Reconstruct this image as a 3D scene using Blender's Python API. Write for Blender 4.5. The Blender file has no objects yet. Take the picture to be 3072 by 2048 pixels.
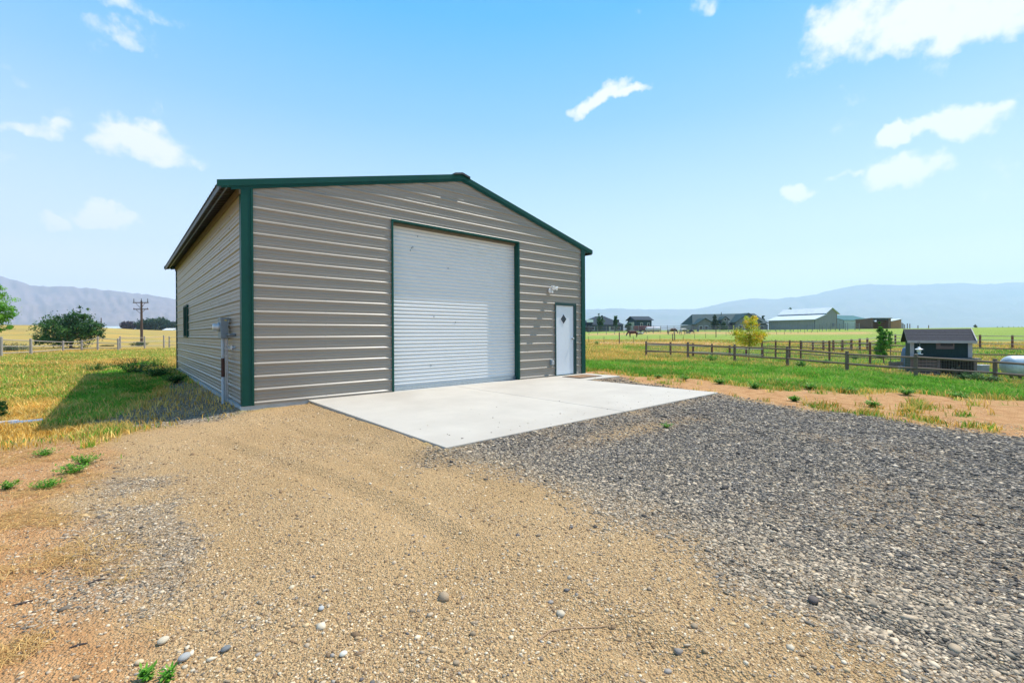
import bpy, math, random
import numpy as np
from mathutils import Matrix, Vector
random.seed(7); RNG = np.random.default_rng(7)
scn = bpy.context.scene
COL = scn.collection
# ------------------------------------------------------------------ camera
CX, CY, CZ = -1.5858, -8.8617, 1.195
YAW, PIT, ROL, FPX, SY = 0.72, -0.0029, -0.0051, 1335.86, -18.81
CAM = np.array([CX, CY, CZ])
Fw = np.array([math.sin(YAW)*math.cos(PIT), math.cos(YAW)*math.cos(PIT), math.sin(PIT)])
Rt = np.array([math.cos(YAW), -math.sin(YAW), 0.0]); Up = np.cross(Rt, Fw)
_c, _s = math.cos(ROL), math.sin(ROL)
Rt, Up = _c*Rt+_s*Up, -_s*Rt+_c*Up
cd = bpy.data.cameras.new('camera'); cam = bpy.data.objects.new('camera', cd); COL.objects.link(cam)
cam.matrix_world = Matrix(((Rt[0], Up[0], -Fw[0], CX), (Rt[1], Up[1], -Fw[1], CY), (Rt[2], Up[2], -Fw[2], CZ), (0, 0, 0, 1)))
cd.sensor_width = 36; cd.lens = 36*FPX/3072; cd.shift_y = SY/3072
cd.clip_start = 0.05; cd.clip_end = 60000
scn.camera = cam
# ------------------------------------------------------------------ light and exposure
SUN = Vector((1.0, -0.19, 1.80)).normalized()
sl = bpy.data.lights.new('sun', 'SUN'); so = bpy.data.objects.new('sun', sl); COL.objects.link(so)
sl.energy = 4.9; sl.angle = math.radians(0.5); sl.color = (1.0, 0.95, 0.86)
so.rotation_euler = SUN.to_track_quat('Z', 'Y').to_euler(); so.location = (60, -6, 110)
vs = scn.view_settings
vs.view_transform = 'Standard'; vs.look = 'None'; vs.gamma = 1.0; vs.use_curve_mapping = False; vs.exposure = 0.45
scn.cycles.max_bounces = 6; scn.cycles.volume_bounces = 3; scn.cycles.transparent_max_bounces = 12
scn.cycles.volume_step_rate = 1.0
SKY_E = math.asin(SUN.z); SKY_R = math.atan2(SUN.x, SUN.y)

def ray(u, v): return Fw+Rt*(u-1536)/FPX-Up*(v-1024-SY)/FPX
def udir(u, v):
    d = ray(u, v); return d/np.linalg.norm(d)

world = bpy.data.worlds.new('World'); scn.world = world; world.use_nodes = True
nt = world.node_tree; N = nt.nodes; L = nt.links; N.clear()
def nd(t, **k):
    n = N.new(t)
    for a, b in k.items(): setattr(n, a, b)
    return n
def mth(op, a, b=None, c=None, clamp=False):
    n = nd('ShaderNodeMath', operation=op); n.use_clamp = clamp
    for i, x in enumerate((a, b, c)):
        if x is None: continue
        if isinstance(x, (int, float)): n.inputs[i].default_value = x
        else: L.new(x, n.inputs[i])
    return n.outputs[0]
out = nd('ShaderNodeOutputWorld'); bg = nd('ShaderNodeBackground'); bg.inputs[1].default_value = 0.1
L.new(bg.outputs[0], out.inputs[0])
sky = nd('ShaderNodeTexSky', sky_type='NISHITA', sun_disc=False, sun_elevation=SKY_E, sun_rotation=SKY_R,
         air_density=1.0, dust_density=1.2, ozone_density=2.0, altitude=800)
tc = nd('ShaderNodeTexCoord'); sep = nd('ShaderNodeSeparateXYZ'); L.new(tc.outputs['Generated'], sep.inputs[0])
ramp = nd('ShaderNodeValToRGB'); L.new(sep.outputs[2], ramp.inputs[0])
SKYC = [(0.0, (1.5, 1.2, .95)), (0.06, (1.15, 1.0, .90)), (0.16, (.66, .74, .82)), (0.28, (.43, .61, .82)), (0.42, (.19, .46, .79)), (0.58, (.02, .355, .78)), (1.0, (.01, .17, .5))]
el = ramp.color_ramp.elements
while len(el) < len(SKYC): el.new(0.5)
for e, (p, c) in zip(el, SKYC): e.position = p; e.color = (*c, 1)
sc10 = nd('ShaderNodeVectorMath', operation='SCALE'); L.new(ramp.outputs[0], sc10.inputs[0]); sc10.inputs[3].default_value = 10.0
mixs = nd('ShaderNodeMix', data_type='RGBA'); mixs.inputs[0].default_value = 0.9
L.new(sky.outputs[0], mixs.inputs[6]); L.new(sc10.outputs[0], mixs.inputs[7])
# clouds: soft noisy patches fixed on the sky dome
CL = [  # u, v, half width, half height, tilt deg, strength  (photo pixels turned into directions)
 (380, 4, 120, 34, 0, .75), (350, 90, 95, 26, 5, .55), (462, 122, 22, 26, 0, .4), (65, 265, 40, 14, 20, .35),
 (98, 380, 90, 26, 8, 1.0), (330, 425, 60, 34, 0, 1.0), (440, 430, 125, 46, -6, 1.3), (560, 462, 60, 26, -8, .8),
 (162, 668, 46, 26, -5, 1.3), (325, 655, 90, 30, 0, 1.4), (1790, 300, 95, 24, 26, 1.2), (1860, 274, 90, 14, 4, 1.0),
 (2140, 2, 50, 22, 0, .7), (1910, 40, 22, 12, 0, .4), (2560, 60, 190, 75, 22, 1.2), (2760, 40, 260, 80, 0, 1.3), (2990, 40, 200, 70, 0, 1.3), (2450, 130, 70, 45, 45, .7), (2700, 125, 90, 30, -8, .6),
 (2810, 365, 90, 30, -6, 1.2), (2900, 365, 90, 44, -12, 1.3), (2695, 406, 50, 26, 0, 1.4), (2710, 512, 110, 42, 0, 1.2), (2640, 520, 60, 22, 0, .8), (2535, 532, 52, 15, 6, .9), (2392, 580, 42, 20, 8, 1.1), (2860, 550, 40, 8, 16, .3)]
nz = nd('ShaderNodeTexNoise'); nz.inputs['Scale'].default_value = 17.0; nz.inputs['Detail'].default_value = 9.0; nz.inputs['Roughness'].default_value = 0.6
L.new(tc.outputs['Generated'], nz.inputs['Vector'])
nz2 = nd('ShaderNodeTexNoise'); nz2.inputs['Scale'].default_value = 28.0; nz2.inputs['Detail'].default_value = 6.0
L.new(tc.outputs['Generated'], nz2.inputs['Vector'])
wsub = nd('ShaderNodeVectorMath', operation='SUBTRACT'); L.new(nz2.outputs['Color'], wsub.inputs[0]); wsub.inputs[1].default_value = (.5, .5, .5)
wsc = nd('ShaderNodeVectorMath', operation='SCALE'); L.new(wsub.outputs[0], wsc.inputs[0]); wsc.inputs[3].default_value = 0.055
wad = nd('ShaderNodeVectorMath', operation='ADD'); L.new(tc.outputs['Generated'], wad.inputs[0]); L.new(wsc.outputs[0], wad.inputs[1])
acc = None
for (u, v, hw, hh, tl, st) in CL:
    d = udir(u, v); e1 = np.cross(d, [0, 0, 1]); e1 /= np.linalg.norm(e1); e2 = np.cross(e1, d)
    t = math.radians(tl); a1 = e1*math.cos(t)+e2*math.sin(t); a2 = -e1*math.sin(t)+e2*math.cos(t)
    k = np.linalg.norm(ray(u, v)); sw = hw/FPX/k*1.35/k**.5; sh = hh/FPX/k*1.5
    dot = nd('ShaderNodeVectorMath', operation='DOT_PRODUCT'); L.new(wad.outputs[0], dot.inputs[0]); dot.inputs[1].default_value = tuple(a1/sw)
    dot2 = nd('ShaderNodeVectorMath', operation='DOT_PRODUCT'); L.new(wad.outputs[0], dot2.inputs[0]); dot2.inputs[1].default_value = tuple(a2/sh)
    dd = nd('ShaderNodeVectorMath', operation='DOT_PRODUCT'); L.new(tc.outputs['Generated'], dd.inputs[0]); dd.inputs[1].default_value = tuple(d)
    r2 = mth('ADD', mth('POWER', dot.outputs['Value'], 2.0), mth('POWER', dot2.outputs['Value'], 2.0))
    f = mth('MULTIPLY', mth('SUBTRACT', 1.0, r2), st)
    f = mth('MULTIPLY', f, mth('GREATER_THAN', dd.outputs['Value'], 0.2))
    acc = f if acc is None else mth('MAXIMUM', acc, f)
acc = mth('MAXIMUM', acc, -1.0)
cf = mth('ADD', acc, mth('MULTIPLY', mth('SUBTRACT', nz.outputs['Fac'], 0.5), 2.6))
mr = nd('ShaderNodeMapRange', interpolation_type='SMOOTHSTEP'); L.new(cf, mr.inputs[0]); mr.inputs[1].default_value = 0.2; mr.inputs[2].default_value = 1.05
cmask = mth('MULTIPLY', mr.outputs[0], mth('GREATER_THAN', acc, -0.4))
mixc = nd('ShaderNodeMix', data_type='RGBA'); L.new(cmask, mixc.inputs[0]); L.new(mixs.outputs[2], mixc.inputs[6]); mixc.inputs[7].default_value = (7.6, 7.7, 7.9, 1)
L.new(mixc.outputs[2], bg.inputs[0])

# ------------------------------------------------------------------ terrain height
AZ = np.array([-180, -75, -47, -37, -20, 8, 20, 35, 48, 75, 180.])
RR = np.array([0, 8, 14, 20, 28, 38, 60, 92, 120, 160, 200, 300, 450, 1200, 12000.])
TB = np.array([
 [-.12,-.14,-.15,-.15,-.15,-.15,-.15,-.1,0,.1,.2,.2,.2,.2,.2],
 [-.12,-.18,-.2,-.2,-.15,-.1,-.1,0,.3,1.5,3,6,6.5,5,5],
 [-.12,-.2,-.2,-.2,-.12,-.1,-.15,-.1,.2,1.7,3.2,6.4,7.,5,5],
 [-.12,-.2,-.2,-.18,-.12,-.1,-.2,-.35,-.3,.5,1.6,3.9,5.2,5,5],
 [-.12,-.16,-.15,-.15,-.15,-.15,-.2,-.2,0,.6,1.4,3.,4,4,4],
 [-.12,-.14,-.15,-.15,-.2,-.2,-.1,.4,1.1,2.,2.4,3,3,3,3],
 [-.12,-.14,-.15,-.19,-.27,-.27,-.1,.42,1.5,2.,2.4,3,3,3,3],
 [-.12,-.14,-.2,-.3,-.5,-.75,-.4,.4,1.2,2.0,2.3,2.5,3,3,3],
 [-.12,-.15,-.28,-.5,-.76,-.9,-.5,.35,1.4,2.2,2.4,2.4,2.5,3,3],
 [-.12,-.15,-.28,-.5,-.7,-.8,-.5,.2,.8,1.6,2,2.4,2.5,3,3],
 [-.12,-.14,-.15,-.15,-.15,-.15,-.15,-.1,0,.1,.2,.2,.2,.2,.2]])
def hgt(x, y):
    x = np.asarray(x, float); y = np.asarray(y, float)
    dx = x-CX; dy = y-CY; r = np.hypot(dx, dy)
    az = np.degrees(np.arctan2(dx, dy))-math.degrees(YAW); az = (az+180) % 360-180
    i = np.clip(np.searchsorted(AZ, az, side='right')-1, 0, len(AZ)-2)
    j = np.clip(np.searchsorted(RR, r, side='right')-1, 0, len(RR)-2)
    a = (az-AZ[i])/(AZ[i+1]-AZ[i]); b = np.clip((r-RR[j])/(RR[j+1]-RR[j]), 0, 1); a = a*a*(3-2*a)
    return (TB[i, j]*(1-a)+TB[i+1, j]*a)*(1-b)+(TB[i, j+1]*(1-a)+TB[i+1, j+1]*a)*b
_t = np.geomspace(1, 420, 4000)
def G(u, v):
    """ground point seen at photo pixel (u, v)"""
    p = CAM[None]+_t[:, None]*ray(u, v)[None]
    return p[np.argmax(p[:, 2] < hgt(p[:, 0], p[:, 1]))]
def GD(u, depth):
    """ground point in pixel column u at the given depth"""
    p = CAM+depth*ray(u, 1005); return np.array([p[0], p[1], float(hgt(p[0], p[1]))])
def depth_of(p): return float((np.asarray(p)-CAM)@Fw)
H2 = lambda a: np.array([a[0], a[1], 0.0])/np.hypot(a[0], a[1])
RX, FX = H2(Rt), H2(Fw)

def _hash(i, j, s):
    n = (i*374761393+j*668265263+s*974634541) & 0xffffffff
    n = ((n ^ (n >> 13))*1274126177) & 0xffffffff
    return ((n ^ (n >> 16)) & 0xffff)/65535.0
def vnoise(x, y, s=0):
    x = np.asarray(x, float); y = np.asarray(y, float)
    i = np.floor(x).astype(np.int64); j = np.floor(y).astype(np.int64); fx = x-i; fy = y-j
    fx = fx*fx*(3-2*fx); fy = fy*fy*(3-2*fy)
    return (_hash(i, j, s)*(1-fx)+_hash(i+1, j, s)*fx)*(1-fy)+(_hash(i, j+1, s)*(1-fx)+_hash(i+1, j+1, s)*fx)*fy
def fbm(x, y, sc, s=0, o=4):
    t = 0; a = .5
    for k in range(o): t = t+a*vnoise(np.asarray(x)/sc, np.asarray(y)/sc, s+k*17); a *= .5; sc /= 2.07
    return t/(1-.5**o)
def sstep(a, b, x): t = np.clip((x-a)/(b-a), 0, 1); return t*t*(3-2*t)
def sdist(poly, x, y):
    """signed distance, negative inside"""
    P = np.array(poly, float); x = np.asarray(x, float); y = np.asarray(y, float)
    d = np.full(x.shape, 1e9); ins = np.zeros(x.shape, bool)
    for a, b in zip(P, np.roll(P, -1, 0)):
        e = b-a; t = np.clip(((x-a[0])*e[0]+(y-a[1])*e[1])/(e@e), 0, 1)
        d = np.minimum(d, np.hypot(x-a[0]-t*e[0], y-a[1]-t*e[1]))
        c = (a[1] > y) != (b[1] > y)
        with np.errstate(divide='ignore', invalid='ignore'):
            ins ^= c & (x < (b[0]-a[0])*(y-a[1])/(b[1]-a[1]+1e-12)+a[0])
    return np.where(ins, -d, d)
W, D, R = 9.144, 12.192, 0.2286
APR = [(1.05, -4.76), (7.65, -4.76), (7.65, -1.27), (9.2, -1.27), (9.2, 0), (1.05, 0)]
GRAV = [(1.0, -4.7), (1.38, -5.3), (1.3, -6.1), (1.25, -6.8), (1.22, -7.3), (1.12, -7.9), (1.0, -8.4), (.92, -9), (.8, -11), (.7, -20), (7.5, -20), (7.0, -11), (6.97, -9), (7.26, -7.6), (7.4, -6), (7.75, -4.75), (8.6, -2.8), (9.25, -.9), (9.5, -.3), (9.2, -1.3), (7.6, -1.3), (7.6, -4.7)]
DIRTR = [(9.1, 0.4), (10.2, 1.0), (11.0, .9), (10.8, .3), (10.4, -.9), (10.9, -2.0), (11.3, -2.75), (10.1, -4.2), (9.7, -5.3), (10.9, -5.5), (10.8, -6.3), (12.2, -7.25), (12.4, -8.3), (13, -9.2), (13, -20), (6.5, -20), (6.5, -8), (7, -4.8), (7.6, -2), (8.8, -.4)]
SANDP = [(-.1, -.2), (1.1, -.1), (1.2, -4.6), (1.6, -6), (1.6, -20), (-3.5, -20), (-2.2, -8.5), (-1.5, -6.9), (-1.5, -6.2), (-1.72, -5.4), (-1.85, -4.9), (-1.93, -3.8), (-1.75, -2.9), (-1.77, -2.04), (-1.59, -.75), (-.75, -.05)]
GRAVL = [(-.05, 8), (-.6, 6.2), (-.95, 3.6), (-1.5, 2.2), (-1.9, .8), (-1.3, -.1), (-.75, -.15), (0.02, -.1)]
def zones(x, y):
    x = np.asarray(x, float); y = np.asarray(y, float)
    wx = x+(fbm(x, y, .9, 3)-.5)*.7; wy = y+(fbm(x, y, .9, 9)-.5)*.7
    r = np.hypot(x-CX, y-CY)
    n = fbm(x, y, .5, 21); n2 = fbm(x, y, 2.3, 5); n3 = fbm(x, y, 9, 31)
    sd = sdist(GRAV, wx, wy)
    sd = sdist(GRAV, x*.55+wx*.45, y*.55+wy*.45); gr = 1-sstep(-.45, .5, sd+(n-.5)*.7)
    gr = gr*(1-.75*np.exp(-(((x-3.6)/1.5)**2+((y+5.4)/.28)**2)))       # thin tan streak by the apron
    gr = gr*(1-.35*sstep(.58, .72, fbm(x, y, 1.7, 77)))
    gl = (1-sstep(-.1, .3, sdist(GRAVL, wx, wy)))*.9
    gp = np.exp(-(((x+1.45)/.35)**2+((y+5.1)/1.3)**2))*1.1+np.exp(-(((x+1.5)/.3)**2+((y+3.2)/.5)**2))*.6   # pale gravel rim on the left
    gp = np.clip(gp*sstep(.35, .75, n), 0, .45)
    sa = 1-sstep(-.15, .3, sdist(SANDP, wx, wy)+(n-.5)*.3)
    dr = 1-sstep(-.2, .5, sdist(DIRTR, wx, wy)+(n2-.5)*1.2)
    left = (x < 0.3) | (np.degrees(np.arctan2(x-CX, y-CY)) < 20)
    # left side: dirt near the camera, gold grass, green bands, gold field beyond the fence
    gLdirt = 1-sstep(-1.5, .3, y+(n2-.5)*2.2)                        # dirt for y below
    green = sstep(4.4, 7.5, y+(n2-.5)*4-x*.3)*(1-sstep(12.5, 17, y+x*1.2+(n2-.5)*6))*(.35+.5*n)
    green = np.maximum(green, sstep(21, 26, y-x*.3+(n2-.5)*4)*(1-sstep(40, 56, y-x*1.5+(n2-.5)*6))*.62)
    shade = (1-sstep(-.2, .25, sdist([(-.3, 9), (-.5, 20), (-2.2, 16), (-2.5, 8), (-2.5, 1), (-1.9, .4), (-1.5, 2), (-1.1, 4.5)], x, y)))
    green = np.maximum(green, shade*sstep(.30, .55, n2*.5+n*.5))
    green = green*(1-sstep(50, 60, y))
    gold = np.clip(1-green, 0, 1)
    dL = np.clip(gLdirt+.25*sstep(.55, .7, n)*(y < 3), 0, 1)
    green *= (1-dL); gold *= (1-dL)
    # right side
    dist = r
    pat = sstep(.36, .6, n3*.6+n2*.4)
    gR = np.where(dist < 22, 1.0-.25*sstep(.6, .75, n2), np.where(dist < 55, .35+.5*pat, np.where(dist < 80, .25+.6*pat, .85)))
    ang = np.degrees(np.arctan2(x-CX, y-CY))-math.degrees(YAW)
    gR = np.where((ang < 14) & (dist > 22) & (dist < 60), gR*.55, gR)
    soil = np.exp(-((dist-60)/9)**2)*sstep(8, 11, ang)*(1-sstep(24, 29, ang))*.95*sstep(.3, .5, n2+.1)
    soil = np.maximum(soil, np.exp(-((dist-24)/2.0)**2)*sstep(39, 41, ang)*sstep(.38, .5, n2)*.9)
    soil = np.maximum(soil, np.exp(-((dist-113)/9)**2)*sstep(9, 10, ang)*(1-sstep(38, 40, ang))*.8)
    g = np.where(left, green, gR*(1-soil)); go = np.where(left, gold, (1-gR)*(1-soil)); di = np.where(left, dL, soil)
    dr = np.where(left, 0, dr)*(1-.6*sstep(.58, .72, fbm(x, y, .33, 88)*.6+fbm(x, y, 1.3, 87)*.4)*(y > -9)); dL = dL*(1-.9*sstep(.70, .75, fbm(x, y, .5, 89))*(y > -2.2)); di = np.where(left, dL, di); g = g*1.0; g = np.where(left & (y < 0), (1-dL)*.8, g); go = np.where(left & (y < 0), (1-dL)*.2, go); g = g*(1-dr); go = go*(1-dr); di = di*(1-dr)+dr
    sa2 = np.maximum(sa, 0); k = 1-sa2
    g *= k; go *= k; di *= k
    ga = np.clip(np.maximum(np.maximum(gr, gl), gp), 0, 1); k = np.minimum(1-ga, sstep(-.1, .4, sd))
    return ga, g*k, go*k, di*k

# ------------------------------------------------------------------ helpers
def tag(o, label=None, cat=None, group=None, kind=None):
    if label: o['label'] = label
    if cat: o['category'] = cat
    if group: o['group'] = group
    if kind: o['kind'] = kind
    return o
def empty(name, loc=(0, 0, 0), rz=0, **k):
    o = bpy.data.objects.new(name, None); COL.objects.link(o); o.location = tuple(float(a) for a in loc); o.rotation_euler = (0, 0, rz)
    return tag(o, **k)
def mesh_np(name, V, Fc, mat, parent=None, col=None, smooth=False, cols_name='tint', mi=None):
    V = np.asarray(V, np.float32); Fc = np.asarray(Fc, np.int32); me = bpy.data.meshes.new(name)
    k = Fc.shape[1]
    me.vertices.add(len(V)); me.vertices.foreach_set('co', V.ravel())
    me.loops.add(Fc.size); me.loops.foreach_set('vertex_index', Fc.ravel())
    me.polygons.add(len(Fc)); me.polygons.foreach_set('loop_start', np.arange(0, Fc.size, k, dtype=np.int32))
    me.polygons.foreach_set('loop_total', np.full(len(Fc), k, np.int32))
    if smooth: me.polygons.foreach_set('use_smooth', np.ones(len(Fc), bool))
    me.update(calc_edges=True)
    if col is not None:
        a = me.color_attributes.new(cols_name, 'FLOAT_COLOR', 'POINT'); c = np.ones((len(V), 4), np.float32); c[:, :col.shape[1]] = col; a.data.foreach_set('color', c.ravel())
    for m in (mat if isinstance(mat, (list, tuple)) else [mat]): me.materials.append(m)
    o = bpy.data.objects.new(name, me); COL.objects.link(o)
    if parent: o.parent = parent
    return o
class MB:
    def __init__(s): s.v = []; s.f = []
    def quad(s, *p):
        n = len(s.v); s.v += [tuple(map(float, q)) for q in p]; s.f.append(tuple(range(n, n+len(p)))); return s
    def box(s, a, b, M=None):
        x0, y0, z0 = a; x1, y1, z1 = b
        P = [(x0, y0, z0), (x1, y0, z0), (x1, y1, z0), (x0, y1, z0), (x0, y0, z1), (x1, y0, z1), (x1, y1, z1), (x0, y1, z1)]
        if M is not None: P = [tuple(M @ Vector(p)) for p in P]
        n = len(s.v); s.v += P
        s.f += [tuple(n+i for i in q) for q in ((0, 3, 2, 1), (4, 5, 6, 7), (0, 1, 5, 4), (1, 2, 6, 5), (2, 3, 7, 6), (3, 0, 4, 7))]; return s
    def tube(s, pts, rad, n=8, cap=True):
        pts = [Vector(tuple(map(float, p))) for p in pts]; rad = rad if isinstance(rad, (list, tuple)) else [rad]*len(pts)
        base = len(s.v); prev = None
        for i, p in enumerate(pts):
            t = (pts[min(i+1, len(pts)-1)]-pts[max(i-1, 0)]).normalized()
            a = t.orthogonal().normalized() if prev is None else (prev-t*prev.dot(t)).normalized()
            prev = a; b = t.cross(a)
            for k in range(n):
                q = 2*math.pi*k/n; s.v.append(tuple(p+(a*math.cos(q)+b*math.sin(q))*rad[i]))
        for i in range(len(pts)-1):
            for k in range(n):
                s.f.append((base+i*n+k, base+i*n+(k+1) % n, base+(i+1)*n+(k+1) % n, base+(i+1)*n+k))
        if cap:
            s.f.append(tuple(base+k for k in range(n))[::-1]); s.f.append(tuple(base+(len(pts)-1)*n+k for k in range(n)))
        return s
    def lathe(s, prof, n=16, M=None):
        base = len(s.v)
        for r, z in prof:
            for k in range(n):
                q = 2*math.pi*k/n; p = Vector((r*math.cos(q), r*math.sin(q), z)); s.v.append(tuple(M @ p if M is not None else p))
        for i in range(len(prof)-1):
            for k in range(n): s.f.append((base+i*n+k, base+i*n+(k+1) % n, base+(i+1)*n+(k+1) % n, base+(i+1)*n+k))
        s.f.append(tuple(base+k for k in range(n))[::-1]); s.f.append(tuple(base+(len(prof)-1)*n+k for k in range(n)))
        return s
    def prism(s, poly, a, b, ax='y'):
        """polygon in the plane across axis ax, extruded from a to b"""
        def P(p, t): return {'y': (p[0], t, p[1]), 'x': (t, p[0], p[1]), 'z': (p[0], p[1], t)}[ax]
        n = len(poly); base = len(s.v); s.v += [P(p, a) for p in poly]+[P(p, b) for p in poly]
        s.f.append(tuple(base+i for i in range(n))[::-1]); s.f.append(tuple(base+n+i for i in range(n)))
        for i in range(n): s.f.append((base+i, base+(i+1) % n, base+n+(i+1) % n, base+n+i))
        return s
    def build(s, name, mat, parent=None, smooth=False, bevel=0):
        me = bpy.data.meshes.new(name); me.from_pydata(s.v, [], s.f); me.materials.append(mat)
        import bmesh
        bm = bmesh.new(); bm.from_mesh(me); bmesh.ops.recalc_face_normals(bm, faces=bm.faces); bm.to_mesh(me); bm.free()
        if smooth:
            me.polygons.foreach_set('use_smooth', [True]*len(me.polygons))
        o = bpy.data.objects.new(name, me); COL.objects.link(o)
        if parent: o.parent = parent
        if bevel:
            m = o.modifiers.new('bevel', 'BEVEL'); m.width = bevel; m.segments = 2; m.limit_method = 'ANGLE'
        return o
def copy_tree(o, parent=None):
    c = o.copy(); COL.objects.link(c); c.parent = parent
    for ch in o.children: copy_tree(ch, c)
    return c

def new_mat(name):
    m = bpy.data.materials.new(name); m.use_nodes = True; t = m.node_tree; p = t.nodes['Principled BSDF']; return m, t, p
def mat(name, col, rough=.6, metal=0., var=.12, scale=6., bump=0., bscale=40., spec=.5, stretch=(1, 1, 1), coat=0, dirt=None, detail=5):
    m, t, p = new_mat(name); nn = t.nodes; ln = t.links
    p.inputs['Roughness'].default_value = rough; p.inputs['Metallic'].default_value = metal; p.inputs['Specular IOR Level'].default_value = spec
    if coat: p.inputs['Coat Weight'].default_value = coat; p.inputs['Coat Roughness'].default_value = .12
    tcn = nn.new('ShaderNodeTexCoord'); mp = nn.new('ShaderNodeMapping'); mp.inputs['Scale'].default_value = stretch; ln.new(tcn.outputs['Object'], mp.inputs[0])
    n1 = nn.new('ShaderNodeTexNoise'); n1.inputs['Scale'].default_value = scale; n1.inputs['Detail'].default_value = detail; n1.inputs['Roughness'].default_value = .65; ln.new(mp.outputs[0], n1.inputs[0])
    r = nn.new('ShaderNodeValToRGB'); c = np.array(col)
    r.color_ramp.elements[0].position = .3; r.color_ramp.elements[1].position = .7
    r.color_ramp.elements[0].color = (*np.clip(c*(1-var), 0, 1), 1); r.color_ramp.elements[1].color = (*np.clip(c*(1+var), 0, 1), 1)
    ln.new(n1.outputs[0], r.inputs[0]); last = r.outputs[0]
    if dirt:
        dc, amt, dsc = dirt; n3 = nn.new('ShaderNodeTexNoise'); n3.inputs['Scale'].default_value = dsc; n3.inputs['Detail'].default_value = 8; ln.new(tcn.outputs['Object'], n3.inputs[0])
        q = nn.new('ShaderNodeMapRange'); q.inputs[1].default_value = .5; q.inputs[2].default_value = .75; q.inputs[4].default_value = amt; ln.new(n3.outputs[0], q.inputs[0])
        mx = nn.new('ShaderNodeMix'); mx.data_type = 'RGBA'; ln.new(q.outputs[0], mx.inputs[0]); ln.new(last, mx.inputs[6]); mx.inputs[7].default_value = (*dc, 1); last = mx.outputs[2]
    ln.new(last, p.inputs['Base Color'])
    if bump:
        n2 = nn.new('ShaderNodeTexNoise'); n2.inputs['Scale'].default_value = bscale; n2.inputs['Detail'].default_value = 4; ln.new(mp.outputs[0], n2.inputs[0])
        b = nn.new('ShaderNodeBump'); b.inputs['Strength'].default_value = bump; b.inputs['Distance'].default_value = .01; ln.new(n2.outputs[0], b.inputs['Height']); ln.new(b.outputs[0], p.inputs['Normal'])
    return m
def leaf_mat(name, trans=.35, rough=.55, spec=.25):
    """colour comes from the per-leaf tint attribute"""
    m, t, p = new_mat(name); nn = t.nodes; ln = t.links
    a = nn.new('ShaderNodeAttribute'); a.attribute_name = 'tint'; ln.new(a.outputs['Color'], p.inputs['Base Color'])
    p.inputs['Roughness'].default_value = rough; p.inputs['Specular IOR Level'].default_value = spec
    if trans:
        tr = nn.new('ShaderNodeBsdfTranslucent'); ln.new(a.outputs['Color'], tr.inputs[0]); mx = nn.new('ShaderNodeMixShader'); mx.inputs[0].default_value = trans
        ln.new(p.outputs[0], mx.inputs[1]); ln.new(tr.outputs[0], mx.inputs[2]); ln.new(mx.outputs[0], nn['Material Output'].inputs[0])
    return m
M = {}
M['siding'] = mat('taupe painted steel', (.305, .265, .218), .40, .0, .04, 1.2, 0, 3, spec=.5, stretch=(.3, .3, 6))
M['green'] = mat('green painted steel', (.003, .062, .046), .45, 0, .12, 3, .03, 8, spec=.22)
M['roofm'] = mat('dark roof steel', (.05, .046, .04), .5, 0, .15, 3)
M['rollup'] = mat('white steel curtain', (.68, .68, .665), .42, 0, .02, 1.5, 0, 3, spec=.5, stretch=(.4, 1, 3))
M['white'] = mat('white paint', (.74, .77, .80), .4, 0, .03, 4, spec=.5)
M['plastic'] = mat('white plastic', (.8, .8, .78), .35, 0, .03, 8)
M['concrete'] = mat('concrete', (.475, .43, .365), .85, 0, .07, 1.3, .25, 60, dirt=((.37, .32, .265), .6, .55), detail=10)
M['conc2'] = mat('foundation concrete', (.42, .43, .42), .9, 0, .15, 5, .4, 40)
M['grey'] = mat('grey painted box', (.19, .25, .29), .45, 0, .06, 6)
M['galv'] = mat('galvanised steel', (.45, .50, .54), .38, .75, .15, 25)
M['pvc'] = mat('grey conduit', (.42, .50, .56), .5, 0, .08, 8)
M['glass'] = mat('dark glass', (.012, .014, .02), .08, 0, .1, 2, spec=.5)
M['black'] = mat('black', (.015, .015, .018), .5)
M['steel'] = mat('brushed steel', (.55, .55, .55), .25, .9, .1, 20)
M['clear'] = mat('meter dome', (.55, .62, .66), .12, .1, .15, 12, spec=.9, coat=.5)
M['yellow'] = mat('yellow sticker', (.75, .62, .05), .6)
M['rust'] = mat('rust brown', (.07, .03, .022), .8, 0, .3, 12)
M['woodp'] = mat('weathered fence wood', (.175, .125, .09), .85, 0, .35, 14, .5, 60, stretch=(6, 6, 1))
M['woodr'] = mat('reddish fence post', (.17, .075, .045), .85, 0, .35, 10, .5, 60, stretch=(5, 5, 1))
M['woodg'] = mat('grey rail wood', (.36, .31, .27), .85, 0, .3, 10, .4, 60, stretch=(3, 3, 3))
M['wire'] = mat('wire', (.30, .30, .28), .5, .6)
M['tpost'] = mat('steel fence post', (.05, .075, .06), .6, .2)
M['pipe'] = mat('pipe fence', (.20, .21, .22), .5, .4)
M['polew'] = mat('utility pole wood', (.085, .055, .045), .9, 0, .3, 8, stretch=(4, 4, .4))
M['bark'] = mat('bark', (.12, .09, .07), .9, 0, .3, 12, .6, 30)
M['mat1'] = mat('coir mat', (.26, .15, .075), .95, 0, .35, 30, .8, 200)
M['mat2'] = mat('rubber mat border', (.06, .035, .025), .8)
M['soil'] = M['rust']
M['leaf'] = leaf_mat('leaves'); M['grass'] = leaf_mat('grass blades', .3, .6, .15); M['stone'] = leaf_mat('stones', 0, .8, .3)
M['hide'] = leaf_mat('hide', 0, .8, .2)

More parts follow.
